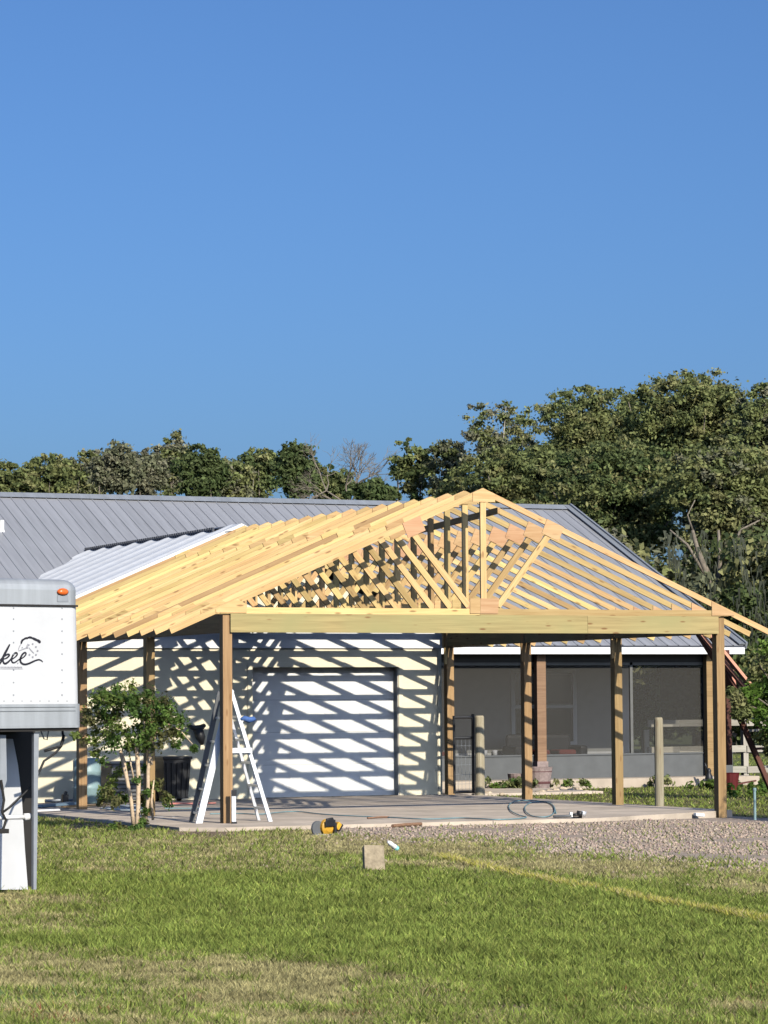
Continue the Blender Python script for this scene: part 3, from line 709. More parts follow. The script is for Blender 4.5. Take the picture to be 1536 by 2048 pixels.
# rivets
rv = MB()
for px in (27, 124):
    for py in (1216, 1238, 1262, 1285, 1308, 1340, 1365, 1390):
        u, z = tl(px, py); rv.box((u-.006, -.004, z-.006), (u+.006, -.0005, z+.006))
for k in range(8):
    u, z = tl(8+k*18, 1402); rv.box((u-.004, -.004, z-.004), (u+.004, -.0005, z+.004))
rv.build('rivets', TGREY2, tr)['kind'] = 'stuff'
# lettering
def stroke(pts, w, name, mat, dep=.0025, taper=True):
    P = [tl(a/7.68, 1140+b/7.68) for a, b in pts]
    # smooth
    for _ in range(2):
        Q = [P[0]]
        for p, q in zip(P[:-1], P[1:]): Q += [(p[0]*.75+q[0]*.25, p[1]*.75+q[1]*.25), (p[0]*.25+q[0]*.75, p[1]*.25+q[1]*.75)]
        P = Q+[P[-1]]
    ww = w*1.35/7.68*.00459; V = []; F = []; n = len(P)
    for i, p in enumerate(P):
        a = P[max(i-1, 0)]; b = P[min(i+1, n-1)]; d = Vector((b[0]-a[0], b[1]-a[1])).normalized()
        k = ww/2*(1 if not taper else (.45+.55*math.sin(PI*(i+.6)/(n+.2))))
        V += [(p[0]-d.y*k, -dep, p[1]+d.x*k), (p[0]+d.y*k, -dep, p[1]-d.x*k)]
    for i in range(n-1): F.append([2*i, 2*i+1, 2*i+3, 2*i+2])
    return V, F
def ink(name, strokes, mat):
    m = MB()
    for i, (pts, w) in enumerate(strokes):
        V, F = stroke(pts, w, name, mat, .0022+.0003*i); m.add(V, F)
    return m.build(name, mat, tr)
ink('letter_k', [([(150, 1140), (105, 1225), (60, 1310), (20, 1400), (-10, 1450)], 30), ([(-20, 1400), (60, 1325), (120, 1290), (150, 1305), (110, 1350), (55, 1370)], 22), ([(50, 1365), (45, 1420), (80, 1445), (130, 1410), (185, 1345)], 24)], INK)
ink('letter_e', [([(140, 1400), (225, 1345), (268, 1300), (255, 1268), (215, 1282), (178, 1345), (175, 1405), (208, 1432), (260, 1400), (325, 1345)], 22)], INK)
ink('letter_e', [([(288, 1385), (370, 1335), (402, 1292), (388, 1262), (345, 1288), (308, 1360), (315, 1425), (370, 1455), (440, 1440), (520, 1400), (590, 1375), (632, 1388), (655, 1415)], 24)], INK)
ink('emblem_arc', [([(322, 1135), (335, 1085), (365, 1062)], 26), ([(355, 1070), (395, 1045), (430, 1050)], 24), ([(420, 1042), (460, 1032), (505, 1050)], 26), ([(495, 1045), (540, 1065), (575, 1085)], 30), ([(565, 1075), (600, 1095), (617, 1120)], 34)], INK)
ink('emblem_lines', [([(280, 1235), (292, 1185), (325, 1130)], 10), ([(285, 1245), (345, 1220), (400, 1200), (430, 1170)], 12), ([(330, 1200), (350, 1185)], 12), ([(400, 1200), (425, 1130)], 10), ([(440, 1190), (480, 1240), (520, 1280)], 12)]
    + [([(a-12, b-4), (a+12, b+6)], 20) for a, b in ((440, 1150), (500, 1135), (550, 1180), (575, 1240), (550, 1300), (500, 1335), (450, 1300), (415, 1190))], INKG)
ink('small_print', [([(-10+k*22, 1490+(k % 2)*3), (4+k*22, 1496)], 17) for k in range(16)]+[([(-10, 1516), (350, 1518)], 4)]+[([(265, 1425), (275, 1435)], 16)], INKG)
# body below the nose
u1, z1 = tl(56, 1780, .0); uA, zA = tl(40, 1540); 
def tpoly(name, px, dv, mat, th=.04):
    P = [tl(a, b, dv) for a, b in px]; o = MB().prism([(a, b) for a, b in P], (dv, dv+th)).build(name, mat, tr); return o
tpoly('front_panel', [(-300, 1782), (56, 1779), (50, 1700), (44, 1600), (36, 1530), (26, 1478), (-300, 1478)], .95, TWHITE, .05)
m = MB(); uS0, _ = tl(66, 1600, .02); uS1, _ = tl(76, 1600, .02)
MB().box((uS0-5, 1.15, -.05), (tl(70, 1600, 1.15)[0], 1.9, zB-.03)).build('body', TDARK, tr)  # near-black colour stands for the deep shade behind the nose
m = MB(); m.prism([tl(67, 1779, .05), tl(73, 1779, .05), tl(78, 1466, .05), tl(68, 1466, .05)], (.05, .09)); m.build('side_edge', TGREY2, tr)
tpoly('support_leg', [(0, 1470), (12, 1470), (14, 1560), (8, 1580), (0, 1580)], .12, TGREY2, .08)
a = tl(-60, 1636, .15); b = tl(52, 1634, .15)
MB().tube([(a[0], .15, a[1]), (b[0], .15, b[1])], .022, 10).tube([(b[0]-.02, .15, b[1]), (b[0]+.04, .15, b[1]+.002)], .034, 10).build('cross_pipe', PVC, tr, smooth=True)
c = [tl(x, y, .1) for x, y in ((2, 1560), (8, 1600), (4, 1625), (12, 1640), (6, 1660))]
m = MB(); m.tube([(p[0], .1, p[1]) for p in c], .012, 6); m.box((c[-1][0]-.06, .06, c[-1][1]-.03), (c[-1][0]+.04, .14, c[-1][1]+.01)); m.build('safety_chain', TDARK, tr)
c = [tl(x, y, .2) for x, y in ((125, 1462), (127, 1480), (121, 1494), (112, 1505), (100, 1514), (88, 1522), (80, 1540), (66, 1570), (45, 1590), (20, 1614), (5, 1625))]
MB().tube([(p[0], .2, p[1]) for p in c], .011, 6).build('cable', RUBBER, tr, smooth=True)
c = [tl(x, y, .2) for x, y in ((127, 1470), (121, 1492), (105, 1497), (88, 1502))]
MB().tube([(p[0], .19, p[1]) for p in c], .014, 6).build('plug_lead', RUBBER, tr, smooth=True)
c = [tl(x, y, .2) for x, y in ((82, 1462), (88, 1478), (94, 1480), (97, 1462))]
MB().tube([(p[0], .2, p[1]) for p in c], .006, 6).build('hook', TGREY2, tr, smooth=True)

# ------------------------------------------------------------------ step ladder
ld = empty('folding_ladder', (-.3, .5, 0)); tag(ld, 'aluminium folding ladder standing open behind the front left post', 'ladder')
LO = Vector(ld.location)
ap = at(456, 1380, Y=.45)
def lad_leg(foot_px, foot_y, apx, Y0, Y1, w, mat, nm='rail'):
    f = at(foot_px, foot_y, Y=Y0); 
    m = MB(); m.bar(Vector(f)-LO, Vector((apx.x, Y1, apx.z))-LO, .03, w, up=(0, 1, 0)).build(nm, mat, ld); return f
fl1 = lad_leg(394, 1662, ap, .22, .34, .095, ALUW)
fl2 = lad_leg(380, 1658, ap+Vector((-.05, 0, -.02)), .75, .65, .07, GREYP)
fr1 = lad_leg(543, 1651, ap, .24, .34, .055, ALUW)
fr2 = lad_leg(519, 1646, ap, .75, .65, .04, ALU)
for k in range(5):
    f = .12+k*.17
    for A, B, y0, y1 in ((fl1, fl2, .24, .74), (fr1, fr2, .25, .74)):
        p = Vector(A).lerp(Vector((ap.x, .34, ap.z)), f); q = Vector(B).lerp(Vector((ap.x, .65, ap.z)), f)
        m = MB(); m.bar(p-LO, q-LO, .03, .045); m.build('rung', ALU, ld)
p = at(478, 1500, Y=.3); m = MB(); m.box(Vector((p.x-.13, .22, p.z-.04))-LO, Vector((p.x+.17, .3, p.z+.03))-LO); m.build('hinge_plate', ALUW, ld)
for f in (fl1, fl2, fr1, fr2):
    f = Vector(f)-LO; MB().box((f.x-.045, f.y-.03, f.z-.03), (f.x+.045, f.y+.03, f.z+.02)).build('foot', RUBBER, ld)
p = at(500, 1440, Y=.3)
m = MB(); m.tube([(-.16, 0, .02), (-.08, .01, .03), (.02, 0, .0), (.12, 0, .02), (.17, 0, .01)], [.02, .055, .06, .05, .01], 10)
o = m.build('rag', BLUE, None, smooth=True); o.scale = (.72, .8, .75); o.location = p+Vector((-.03, 0, 0)); tag(o, 'bright blue rag hanging on the right rail of the ladder', 'rag')
MB().bar((-.16, 0, -.03), (-.04, 0, .0), .02, .02).build('rag_tie', WHITE, o)
lp = empty('board_offcut', at(470, 1652, Y=-.18)); tag(lp, 'short aluminium scaffold leg leaning on the front left post', 'scaffold leg')
m = MB(); m.bar((-.02, 0, 0), (-.02, 0, .5), .06, .03, up=(1, 0, 0)); m.build('rail', ALU, lp)
m = MB(); m.bar((-.02, -.02, .42), (-.02, -.02, .5), .07, .02, up=(1, 0, 0)); m.box((-.05, -.03, 0), (.02, .02, .06)); m.build('end_cap', BLACKP, lp); lp.name = 'scaffold_leg'

# ------------------------------------------------------------------ tools and clutter
sw = empty('circular_saw', (0, 0, 0), .3); p = at(655, 1670, Z=-.06); sw.location = p; tag(sw, 'yellow and black circular saw lying in the grass edge', 'saw')
m = MB(); m.lathe((0, 0, 0), [(.0, 0), (.10, .0), (.11, .02), (.11, .07), (.06, .10), (0, .1)], 18); o = m.build('motor_housing', YEL, sw, smooth=False); o.rotation_euler = (PI/2, 0, 0); o.location = (0, .05, .1)
m = MB(); m.tube([(-.05, -.02, .13), (-.02, -.02, .20), (.06, -.02, .21), (.12, -.02, .12)], .022, 8); m.build('handle', BLACKP, sw, smooth=True)
m = MB(); m.lathe((0, 0, 0), [(0, 0), (.10, 0), (.10, .03), (0, .03)], 18); o = m.build('blade_guard', GREYP, sw); o.rotation_euler = (PI/2, 0, 0); o.location = (-.14, .05, .09)
MB().box((-.09, -.075, .11), (.08, -.06, .2)).build('motor_cap', BLACKP, sw, bevel=.01); MB().box((.06, -.08, .02), (.10, .06, .16)).build('grip_guard', BLACKP, sw, bevel=.01)
MB().box((-.24, -.06, 0), (.14, .10, .012)).build('base_plate', ALU, sw)
o = MB().box((-.05, -.04, -.035), (.05, .04, .035)).build('battery', YEL, sw, bevel=.012); o.location = (.17, 0, .11); o.rotation_euler = (0, -.9, 0)
o = MB().box((-.055, -.035, -.02), (.055, .035, .02)).build('battery_cap', BLACKP, sw, bevel=.01); o.location = (.20, -.005, .09); o.rotation_euler = (0, -.9, 0)
# nailer
p = at(1142, 1637, Z=0); nl = empty('nail_gun', p, -.2); tag(nl, 'grey and black air nail gun lying on the concrete slab', 'nail gun')
def tub(pts, r, nm, mat, par, n=10): return MB().tube(pts, r, n).build(nm, mat, par, smooth=True)
tub([(-.26, 0, .03), (-.04, 0, .035), (0, 0, .04)], [.02, .022, .028], 'magazine', GREYP, nl)
tub([(0, 0, .05), (.16, 0, .06)], [.018, .022], 'grip', BLACKP, nl)
tub([(.12, 0, .03), (.14, 0, .10)], [.045, .05], 'body', BLACKP, nl); tub([(.17, 0, .03), (.19, 0, .10)], [.04, .045], 'cap', ALU, nl)
MB().box((-.02, -.02, .02), (.02, .02, .09)).build('fitting', PVC, nl); tub([(.0, 0, .02), (.16, 0, .015)], .012, 'nose_rod', RUBBER, nl)
# hose
H = [(1112, 1628), (1108, 1612), (1090, 1604), (1060, 1606), (1048, 1616), (1052, 1628), (1068, 1636), (1100, 1636), (1112, 1624), (1104, 1608), (1070, 1602), (1030, 1604), (1016, 1611), (1020, 1624), (1040, 1634), (1060, 1637), (1000, 1642), (960, 1640), (920, 1637), (880, 1640), (840, 1641), (780, 1636), (700, 1634), (640, 1631), (600, 1624), (560, 1626), (520, 1632), (480, 1628), (420, 1630)]
pts = [at(a, b, Z=.0)+Vector((0, 0, .012+.004*(i % 3))) for i, (a, b) in enumerate(H)]
Q = pts
for _ in range(2):
    R_ = [Q[0]]
    for a, b in zip(Q[:-1], Q[1:]): R_ += [a*.75+b*.25, a*.25+b*.75]
    Q = R_+[Q[-1]]
o = MB().tube(Q, .009, 6).build('air_hose', HOSE, None, smooth=True); tag(o, 'thin blue green air hose looped across the slab to the nail gun', 'hose')
# block and bottle on the lawn
p = at(756, 1742, Z=-.05); bk = MB().box((-.115, -.045, 0), (.10, .045, .27)).build('concrete_block', BLOCKM, None, bevel=.012); bk.location = p+Vector((0, .08, -.01)); bk.rotation_euler = (-.28, .03, -.18)
tag(bk, 'small weathered concrete block leaning in the middle of the lawn', 'block')
p = at(790, 1703, Z=-.05); bo = empty('plastic_bottle', p+Vector((0, 0, .05)), 0); bo.rotation_euler = (0, math.radians(-58), .3); tag(bo, 'small crushed white and teal bottle lying behind the concrete block', 'bottle')
MB().lathe((0, 0, 0), [(.03, 0), (.034, .01), (.026, .05), (.03, .09), (.018, .12), (.012, .13)], 12).build('bottle_body', PVC, bo, smooth=True)
MB().lathe((0, 0, -.045), [(.03, 0), (.032, .012), (.03, .045)], 12).build('bottle_cap', CUPB, bo, smooth=True)
# bin, drum, condenser, reel
bn = empty('wheeled_bin', (2.6, 9.35, 0)); tag(bn, 'black ribbed wheeled bin standing against the wall behind the shrub', 'bin')
m = MB(); V = [(-.21, -.22, .05), (.21, -.22, .05), (.21, .22, .05), (-.21, .22, .05), (-.25, -.27, .72), (.25, -.27, .72), (.25, .27, .72), (-.25, .27, .72)]
m.add(V, [[0, 3, 2, 1], [4, 5, 6, 7], [0, 1, 5, 4], [1, 2, 6, 5], [2, 3, 7, 6], [3, 0, 4, 7]]); m.build('bin_body', BLACKP, bn)
for k in range(5): MB().bar((-.17+k*.085, -.235, .08), (-.2+k*.1, -.282, .66), .03, .02, up=(0, 1, 0)).build('bin_rib', BLACKP, bn)
MB().box((-.27, -.3, .722), (.27, .28, .77)).build('lid', BLACKP, bn, bevel=.015)
for s in (-1, 1): o = MB().lathe((0, 0, -.03), [(0, 0), (.08, 0), (.08, .06), (0, .06)], 14).build('wheel', RUBBER, bn); o.rotation_euler = (0, PI/2, 0); o.location = (s*.2, .2, .08)
dr = empty('plastic_drum', (.95, 9.0, 0)); tag(dr, 'pale teal plastic drum standing behind the third left post', 'drum')
MB().lathe((0, 0, 0), [(.21, 0), (.235, .03), (.235, .25), (.245, .27), (.235, .29), (.235, .52), (.245, .54), (.235, .56), (.235, .72), (.2, .77), (.0, .775)], 28).build('drum_shell', TEAL, dr, smooth=True)
MB().lathe((.08, 0, .77), [(.03, 0), (.03, .03), (0, .03)], 12).build('bung', WHITE, dr)
ac = empty('air_conditioner', (1.75, 9.3, 0)); tag(ac, 'dark grey outdoor air conditioner unit beside the teal drum', 'air conditioner')
MB().box((-.36, -.3, .04), (.36, .3, .66)).build('casing', GREYP, ac, bevel=.03); MB().box((-.38, -.32, .661), (.38, .32, .70)).build('top_cover', plain('grey_top', (.3, .3, .29), .6), ac, bevel=.01)
for k in range(8): MB().box((-.33, -.313, .1+k*.066), (.33, -.301, .125+k*.066)).build('louvre', BLACKP, ac)
p = at(392, 1470, Y=9.8); bg_ = MB()
bg_.tube([(-.17, 0, .17), (-.05, -.03, .12), (.08, -.03, .12), (.16, 0, .17)], [.03, .05, .06, .035], 10).tube([(.02, -.04, .1), (.07, -.05, -.05), (.10, -.04, -.17)], [.09, .085, .03], 10)
o = bg_.build('tool_bag', BLACKP, None, smooth=True); o.location = p; tag(o, 'black bag hanging on the cream wall left of the ladder', 'bag')
# lumber and pipes by the left posts
def lying(nm, a, b, r, mat, lab, cat, z=.02, box=None):
    p = at(a[0], a[1], Z=z); q = at(b[0], b[1], Z=z); o = empty(nm, p); q = q-p
    e = (MB().bar((0, 0, 0), q, box[0], box[1]) if box else MB().tube([(0, 0, 0), q*.5+Vector((0, 0, .004)), q], r, 8)).build(nm, mat, None)
    bpy.data.objects.remove(o); e.location = p; tag(e, lab, cat); return e
lying('pvc_pipe', (60, 1625), (118, 1622), .035, PVC, 'short cream pipe lying in the grass beside the trailer', 'pipe', -.01)
lying('pine_board', (128, 1614), (214, 1609), 0, PINE, 'pale pine board lying on the slab at the third left post', 'board', .03, (.03, .12))
lying('blue_board', (75, 1612), (150, 1606), 0, plain('blue_grey_foam', (.16, .24, .32), .7), 'blue grey board lying on the slab behind the trailer cable', 'board', .03, (.04, .2))
lying('grey_conduit', (90, 1602), (190, 1600), .03, TGREY2, 'grey metal conduit lying on the slab in front of the wall', 'conduit', .04)
lying('salmon_board', (340, 1607), (432, 1606), 0, SALMON, 'salmon coloured board lying on the slab by the ladder', 'board', .03, (.025, .1))
lying('teal_pipe', (330, 1617), (520, 1617), .012, TEAL, 'thin teal pipe lying across the slab by the ladder', 'pipe', .015)
lying('dark_rebar', (735, 1636), (778, 1634), .014, BROWNW, 'short rusty bar lying on the slab above the gravel', 'bar', .015)
lying('steel_stake', (785, 1652), (842, 1648), .025, BROWNW, 'long brown offcut half buried at the gravel edge', 'offcut', -.02)
o = MB().box((-.05, -.05, 0), (.05, .05, .17)).tube([(0, 0, .15), (.02, 0, .22)], .03, 8).build('oil_jug', BLACKP, None, bevel=.01); o.location = at(130, 1609, Z=0); tag(o, 'small black jug on the slab left of the third post', 'jug')
lps = MB()
for k in range(5):
    c = at(255+k*6, 1616+(k % 3)*3, Z=.02); R = .42-.05*k
    lps.tube([c+Vector((math.cos(t)*R, math.sin(t)*R*1.0, .012*k)) for t in [2*PI*i/28 for i in range(27)]], .014, 6)
o = lps.build('coiled_hose', plain('grey_hose_rubber', (.32, .36, .38), .5), None, smooth=True); tag(o, 'coiled grey garden hose on the slab behind the shrub', 'hose')
o = MB().box((-.08, -.04, 0), (.08, .04, .05)).build('foam_scrap', WHITE, None, bevel=.01); o.location = at(1398, 1633, Z=-.06); o.rotation_euler = (0, .1, .1); tag(o, 'small white scrap beside the front right post', 'scrap')
for k in range(2):
    o = MB().box((-.06, -.03, 0), (.05, .04, .03)).build('paper_scrap', WHITE, None, bevel=.008); o.location = at((322, 350)[k], 1638, Z=-.03); o.rotation_euler = (.1, 0, k*1.1)
    tag(o, ('white paper scrap at the slab edge nearer the shrub', 'white paper scrap at the slab edge nearer the ladder')[k], 'scrap')
o = MB().lathe((0, 0, 0), [(.02, 0), (.02, .42), (.026, .43), (.026, .47), (0, .47)], 10).build('pipe_stub', TEAL, None); o.location = at(1510, 1640, Z=-.09); tag(o, 'thin teal pipe stub standing in the grass right of the front post', 'pipe')
# round posts and gate
def round_post(px, py, z, h, r, lab, tilt=0, Y=None):
    p = at(px, py, Y=Y) if Y else at(px, py, Z=z)
    p.z = -.1; n = 14
    m = MB(); m.tube([(0, 0, 0), (.004, 0, h*.5), (0, 0, h-.03), (0, 0, h)], [r, r*.97, r*.95, r*.8], n); o = m.build('round_post', OLDPOST, None); 
    # grain up: rotate mesh into local x
    for v in o.data.vertices: v.co = Vector((v.co.z, v.co.y, -v.co.x))
    o.rotation_euler = (0, -PI/2, 0); o.location = p
    tag(o, lab, 'post', 'round timber posts beside the carport'); return o
round_post(960, 1588, 0, 1.52, .09, 'pale round post holding the black gate beside the garage wall', Y=9.1)
round_post(1319, 1618, 0, 1.50, .075, 'round post standing alone between the two front right carport posts', Y=2.4)
gt = empty('metal_gate', (8.2, 9.25, 0), 0); tag(gt, 'narrow black metal gate with wire mesh beside the round post', 'gate')
g0 = at(909, 1590, Y=9.25)-Vector(gt.location); g1 = at(947, 1590, Y=9.25)-Vector(gt.location)
g0.z = .03; g1.z = .03; top = 1.42
m = MB(); m.tube([g0, (g0.x, 0, top)], .025, 8).tube([g1, (g1.x, 0, top+.03)], .03, 8)
for z in (.06, 1.02, top-.03): m.tube([(g0.x, 0, z), (g1.x, 0, z)], .026, 8)
m.build('gate_frame', BLACKP, gt)
m = MB()
for k in range(5): z = .2+k*.17; m.tube([(g0.x, 0, z), (g1.x, 0, z)], .003, 4)
for k in range(4): x = g0.x+(g1.x-g0.x)*(k+1)/5; m.tube([(x, 0, .06), (x, 0, 1.02)], .003, 4)
m.build('wire_mesh', TGREY2, gt)['kind'] = 'stuff'
# planters
def planter(px, py, s, lab, Y):
    p = at(px, py, Y=Y); p.z = -.04; o = empty('barrel_planter', p); tag(o, lab, 'planter', 'barrel planters by the porch')
    MB().lathe((0, 0, 0), [(.17*s, 0), (.2*s, .15*s), (.23*s, .36*s), (.235*s, .38*s), (.2*s, .38*s), (.19*s, .33*s), (0, .33*s)], 16).build('barrel', CLAY, o)
    for z in (.1, .28): MB().lathe((0, 0, z*s), [((.184+z*.12)*s, 0), ((.19+z*.12)*s, .03*s), ((.185+z*.12)*s, .04*s)], 16).build('hoop', plain('rusty_hoop', (.12, .05, .05), .7), o)
    return o
planter(1078, 1576, 1.15, 'pinkish barrel planter at the foot of the brown porch column', 12.6)
planter(1034, 1556, .8, 'small barrel planter with dark plants left of the brown porch column', 13.0)
o = empty('cat_statue', at(1418, 1562, Y=12.6)); o.location.z = .02; tag(o, 'small black animal statue on the lawn beside the front right post', 'statue')
m = MB(); m.lathe((0, 0, 0), [(.06, 0), (.085, .05), (.07, .14), (.04, .2), (.05, .24), (.03, .29), (0, .3)], 12); m.build('body', BLACKP, o, smooth=True)
m = MB(); m.tube([(-.05, 0, .05), (-.12, 0, .06), (-.17, 0, .03)], [.04, .03, .02], 8); m.tube([(-.03, 0, .24), (-.1, -.02, .4)], [.03, .012], 6); m.build('tail', BLACKP, o, smooth=True)
o = empty('red_tub', at(1462, 1566, Y=10)); o.location.z = -.03; tag(o, 'dark red tub with a bar on the grass right of the front post', 'tub')
MB().lathe((0, 0, 0), [(.12, 0), (.16, .3), (.17, .32), (.13, .32), (0, .28)], 14).build('shell', plain('dark_red_plastic', (.11, .015, .015), .5), o); MB().bar((.1, 0, .1), (.55, 0, .16), .03, .03).build('bar', REDW, o)
# border rocks
for k, (x, y, s) in enumerate(((1082, 1583, .1), (1098, 1581, .085), (1112, 1580, .11), (1126, 1577, .12), (1141, 1580, .09), (1156, 1577, .1), (1172, 1581, .07), (953, 1588, .1), (975, 1586, .11), (1005, 1587, .07))):
    m = bmesh.new(); bmesh.ops.create_icosphere(m, subdivisions=2, radius=s)
    for v in m.verts: v.co *= .82+.4*random.random(); v.co.z *= .5
    me = bpy.data.meshes.new('rock'); m.to_mesh(me); m.free(); me.materials.append(ROCKM); o = link(bpy.data.objects.new('border_rock', me)); q = at(x, y, Z=0); o.location = (q.x, q.y, -.02)
    tag(o, ('tan rock %s in the row before the porch' % ['nearest the second right post', 'second from the second right post', 'third from the second right post', 'biggest, fourth from the second right post', 'fifth from the second right post', 'sixth from the second right post', 'last and smallest at the right end', 'nearest the round post by the gate', 'between the gate post and the weeds', 'small, just left of the second right post'][k]), 'rock', 'tan border rocks before the porch')
# playset at the right
pl = empty('playset', (11.2, 6, 0)); tag(pl, 'dark red timber playset with a salmon sunlit slanted roof at right', 'playset'); PO = Vector(pl.location)
def pb(a, b, Y, w, t, mat, nm, Y2=None):
    p = at(*a, Y=Y)-PO; q = at(*b, Y=Y2 or Y)-PO; return lumber(nm, p, q, w, t, mat, pl, up=(0, 1, 0))
pb((1412, 1262), (1498, 1368), 6.0, .12, .05, SALMON, 'roof_board'); pb((1396, 1262), (1488, 1374), 6.12, .10, .05, SALMON, 'roof_board'); pb((1395, 1262), (1470, 1380), 6.3, .2, .05, REDW, 'roof_side')
pb((1462, 1340), (1470, 1392), 6.4, .10, .06, SALMON, 'short_board'); pb((1452, 1300), (1458, 1530), 6.5, .09, .09, REDW, 'upright')
pb((1478, 1432), (1560, 1622), 5.0, .08, .08, REDW, 'ladder_rail'); pb((1508, 1432), (1590, 1622), 5.5, .08, .08, REDW, 'ladder_rail')
for k in range(5):
    x, y = 1488+k*17, 1462+k*36; pb((x, y), (x+34, y-2), 5.0, .06, .04, FENCEW if k % 2 == 0 else REDW, 'rung', 5.5)
pb((1470, 1436), (1620, 1440), 5.4, .10, .06, FENCEW, 'platform_edge')
# fence behind
fe = empty('board_fence', (17, 16, 0)); tag(fe, 'pale three rail board fence crossing the yard behind the playset', 'fence'); FO = Vector(fe.location)
for k in range(9):
    x = 17.94+(k-1)*2.4
    lumber('fence_post', Vector((x, 16, -.2))-FO, Vector((x, 16, 1.05))-FO, .12, .12, FENCEW, fe, up=(1, 0, 0))
for z in (1.18, .62, .18):
    for k in range(8): lumber('rail', Vector((15.54+k*2.4+.01, 15.92, z))-FO, Vector((15.54+(k+1)*2.4-.01, 15.92, z+.01))-FO, .14, .03, FENCEW, fe)

# ------------------------------------------------------------------ foliage
def leaf_mesh(name, centers, radii, counts, size, cols, parent, seed, up=.4, mat=None, elong=1.6, shell=.55, soft=0):
    r = np.random.default_rng(seed); Vs = []; Cs = []
    centers = np.asarray(centers, float); radii = np.asarray(radii, float)
    if radii.ndim == 1: radii = np.repeat(radii[:, None], 3, 1)
    ci = np.repeat(np.arange(len(centers)), counts); n = len(ci)
    d = r.normal(size=(n, 3)); d /= np.linalg.norm(d, axis=1)[:, None]; rr = (shell+(1-shell)*r.random(n))*(r.random(n) > .12)+r.random(n)*.001
    rr = np.where(r.random(n) < .12, rr*1.3, rr)
    if soft: rr = np.abs(r.normal(0, .75, n)); rr = np.where(rr > 1.9, r.random(n), rr)
    P = centers[ci]+d*rr[:, None]*radii[ci]
    nrm = d*.7+r.normal(size=(n, 3))*.6+np.array((0, 0, up)); nrm /= np.linalg.norm(nrm, axis=1)[:, None]
    t = np.cross(nrm, r.normal(size=(n, 3))); t /= np.linalg.norm(t, axis=1)[:, None]; b = np.cross(nrm, t)
    s = size*(.55+.9*r.random(n))[:, None]
    q = np.stack([P-t*s*elong*.5, P-b*s*.45, P+t*s*elong*.5, P+b*s*.45], 1)
    cols = np.asarray(cols, float); cc = cols[r.integers(0, len(cols), len(centers))][ci]*(.82+.36*r.random(len(centers)))[ci][:, None]
    cc = cc*(.6+.8*r.random(n))[:, None]
    return np_mesh(name, q.reshape(-1, 3), np.arange(4*n).reshape(-1, 4), mat or LEAF, parent, col=np.repeat(cc, 4, 0))
GREEN = [(.25, .285, .105), (.29, .315, .12), (.21, .25, .095), (.33, .33, .14)]
DGREEN = [(.12, .17, .06), (.145, .19, .07), (.165, .205, .08)]
OLIVE = [(.28, .285, .17), (.32, .31, .20), (.24, .255, .145)]
BRIGHT = [(.14, .24, .04), (.20, .30, .06), (.10, .19, .04)]
def tree(name, label, u, v, ru, rv, z, ground_z=0, puffs=70, per=260, leaf=.22, cols=GREEN, dens=1., trunk=BARK, seed=1, rz=None, pr=.24, limbs=9, tr_u=0, vis=None, group=None, core=True):
    r = np.random.default_rng(seed); s = z/FPX
    c = np.array(pz(u, v, z)); RX, RZ = ru*s, rv*s; RY = rz or RX*.8
    base = np.array(pz(u+tr_u, v, z)); base[2] = -.1
    o = empty(name, tuple(base)); tag(o, label, 'tree', group); O = base
    k = int(puffs); d = r.normal(size=(k, 3)); d /= np.linalg.norm(d, axis=1)[:, None]
    d[:, 1] = -abs(d[:, 1])*.9*np.sign(r.random(k)-.12)
    rad = r.random(k)**.42; pc = c+d*rad[:, None]*np.array((RX, RY, RZ))*.86
    pc[:, 2] += .12*RZ*r.normal(size=k)
    e = k//3; d2 = r.normal(size=(e, 3)); d2 /= np.linalg.norm(d2, axis=1)[:, None]; d2[:, 2] = abs(d2[:, 2])
    pc[:e] = c+d2*np.array((RX, RY, RZ))*r.uniform(.9, 1.1, (e, 1))
    R_ = RZ*pr*(.6+.8*r.random((k, 1)))*np.array((1.25, 1.1, .8)); R_[:e] *= .55
    leaf_mesh('crown', pc-O, R_, np.where(np.arange(k) < e, int(per*.35), per), leaf, cols, o, seed+100, shell=.12, soft=1)
    m = MB(); h = c[2]-base[2]
    tw = max(.14, RX*.075); t0 = Vector((0, 0, 0)); t1 = Vector((r.normal()*.4, 0, h*.45)); t2 = Vector((c[0]-O[0], c[1]-O[1], h*.9))
    m.tube([t0, t0.lerp(t1, .5), t1, t2], [tw*1.3, tw, tw*.85, tw*.4], 8); m.build('trunk', trunk, o, smooth=True)
    for q in r.choice(k, min(limbs, k), replace=False):
        p = Vector(tuple(pc[q]-O)); st = t1.lerp(t2, r.random()*.6); mid = st.lerp(p, .55)+Vector((r.normal()*.3, r.normal()*.2, -.25*abs(r.normal())))
        MB().tube([st, mid, p], [tw*.42, tw*.26, tw*.08], 6).build('limb', trunk, o, smooth=True)
    return o, O
TG = 'trees rising behind the house roof'
specs = [
 # name,u,v,ru,rv,z,kind
 ('oak_tree', 'broad oak crown with green leaves above the right rafter tails', 1190, 905, 150, 122, 118, GREEN, 120, 2),
 ('oak_tree', 'tallest broad oak rising at the right above the carport', 1390, 868, 160, 115, 112, GREEN, 130, 3),
 ('oak_tree', 'oak crown cut by the right edge of the photo', 1560, 890, 110, 120, 108, OLIVE+GREEN, 90, 4),
 ('oak_tree', 'airy grey green oak with a loose crown left of the broad oaks', 995, 905, 95, 100, 122, OLIVE+GREEN, 80, 5),
 ('oak_tree', 'lower oak crown directly behind the carport peak', 1060, 1000, 180, 100, 108, GREEN, 120, 6),
 ('oak_tree', 'dense oak crown above the right end of the grey roof', 1240, 1020, 150, 130, 100, GREEN+DGREEN, 120, 7),
 ('oak_tree', 'old oak with pale trunk and hanging moss at the right edge', 1450, 1010, 150, 120, 96, OLIVE+GREEN+GREEN, 110, 8),
]
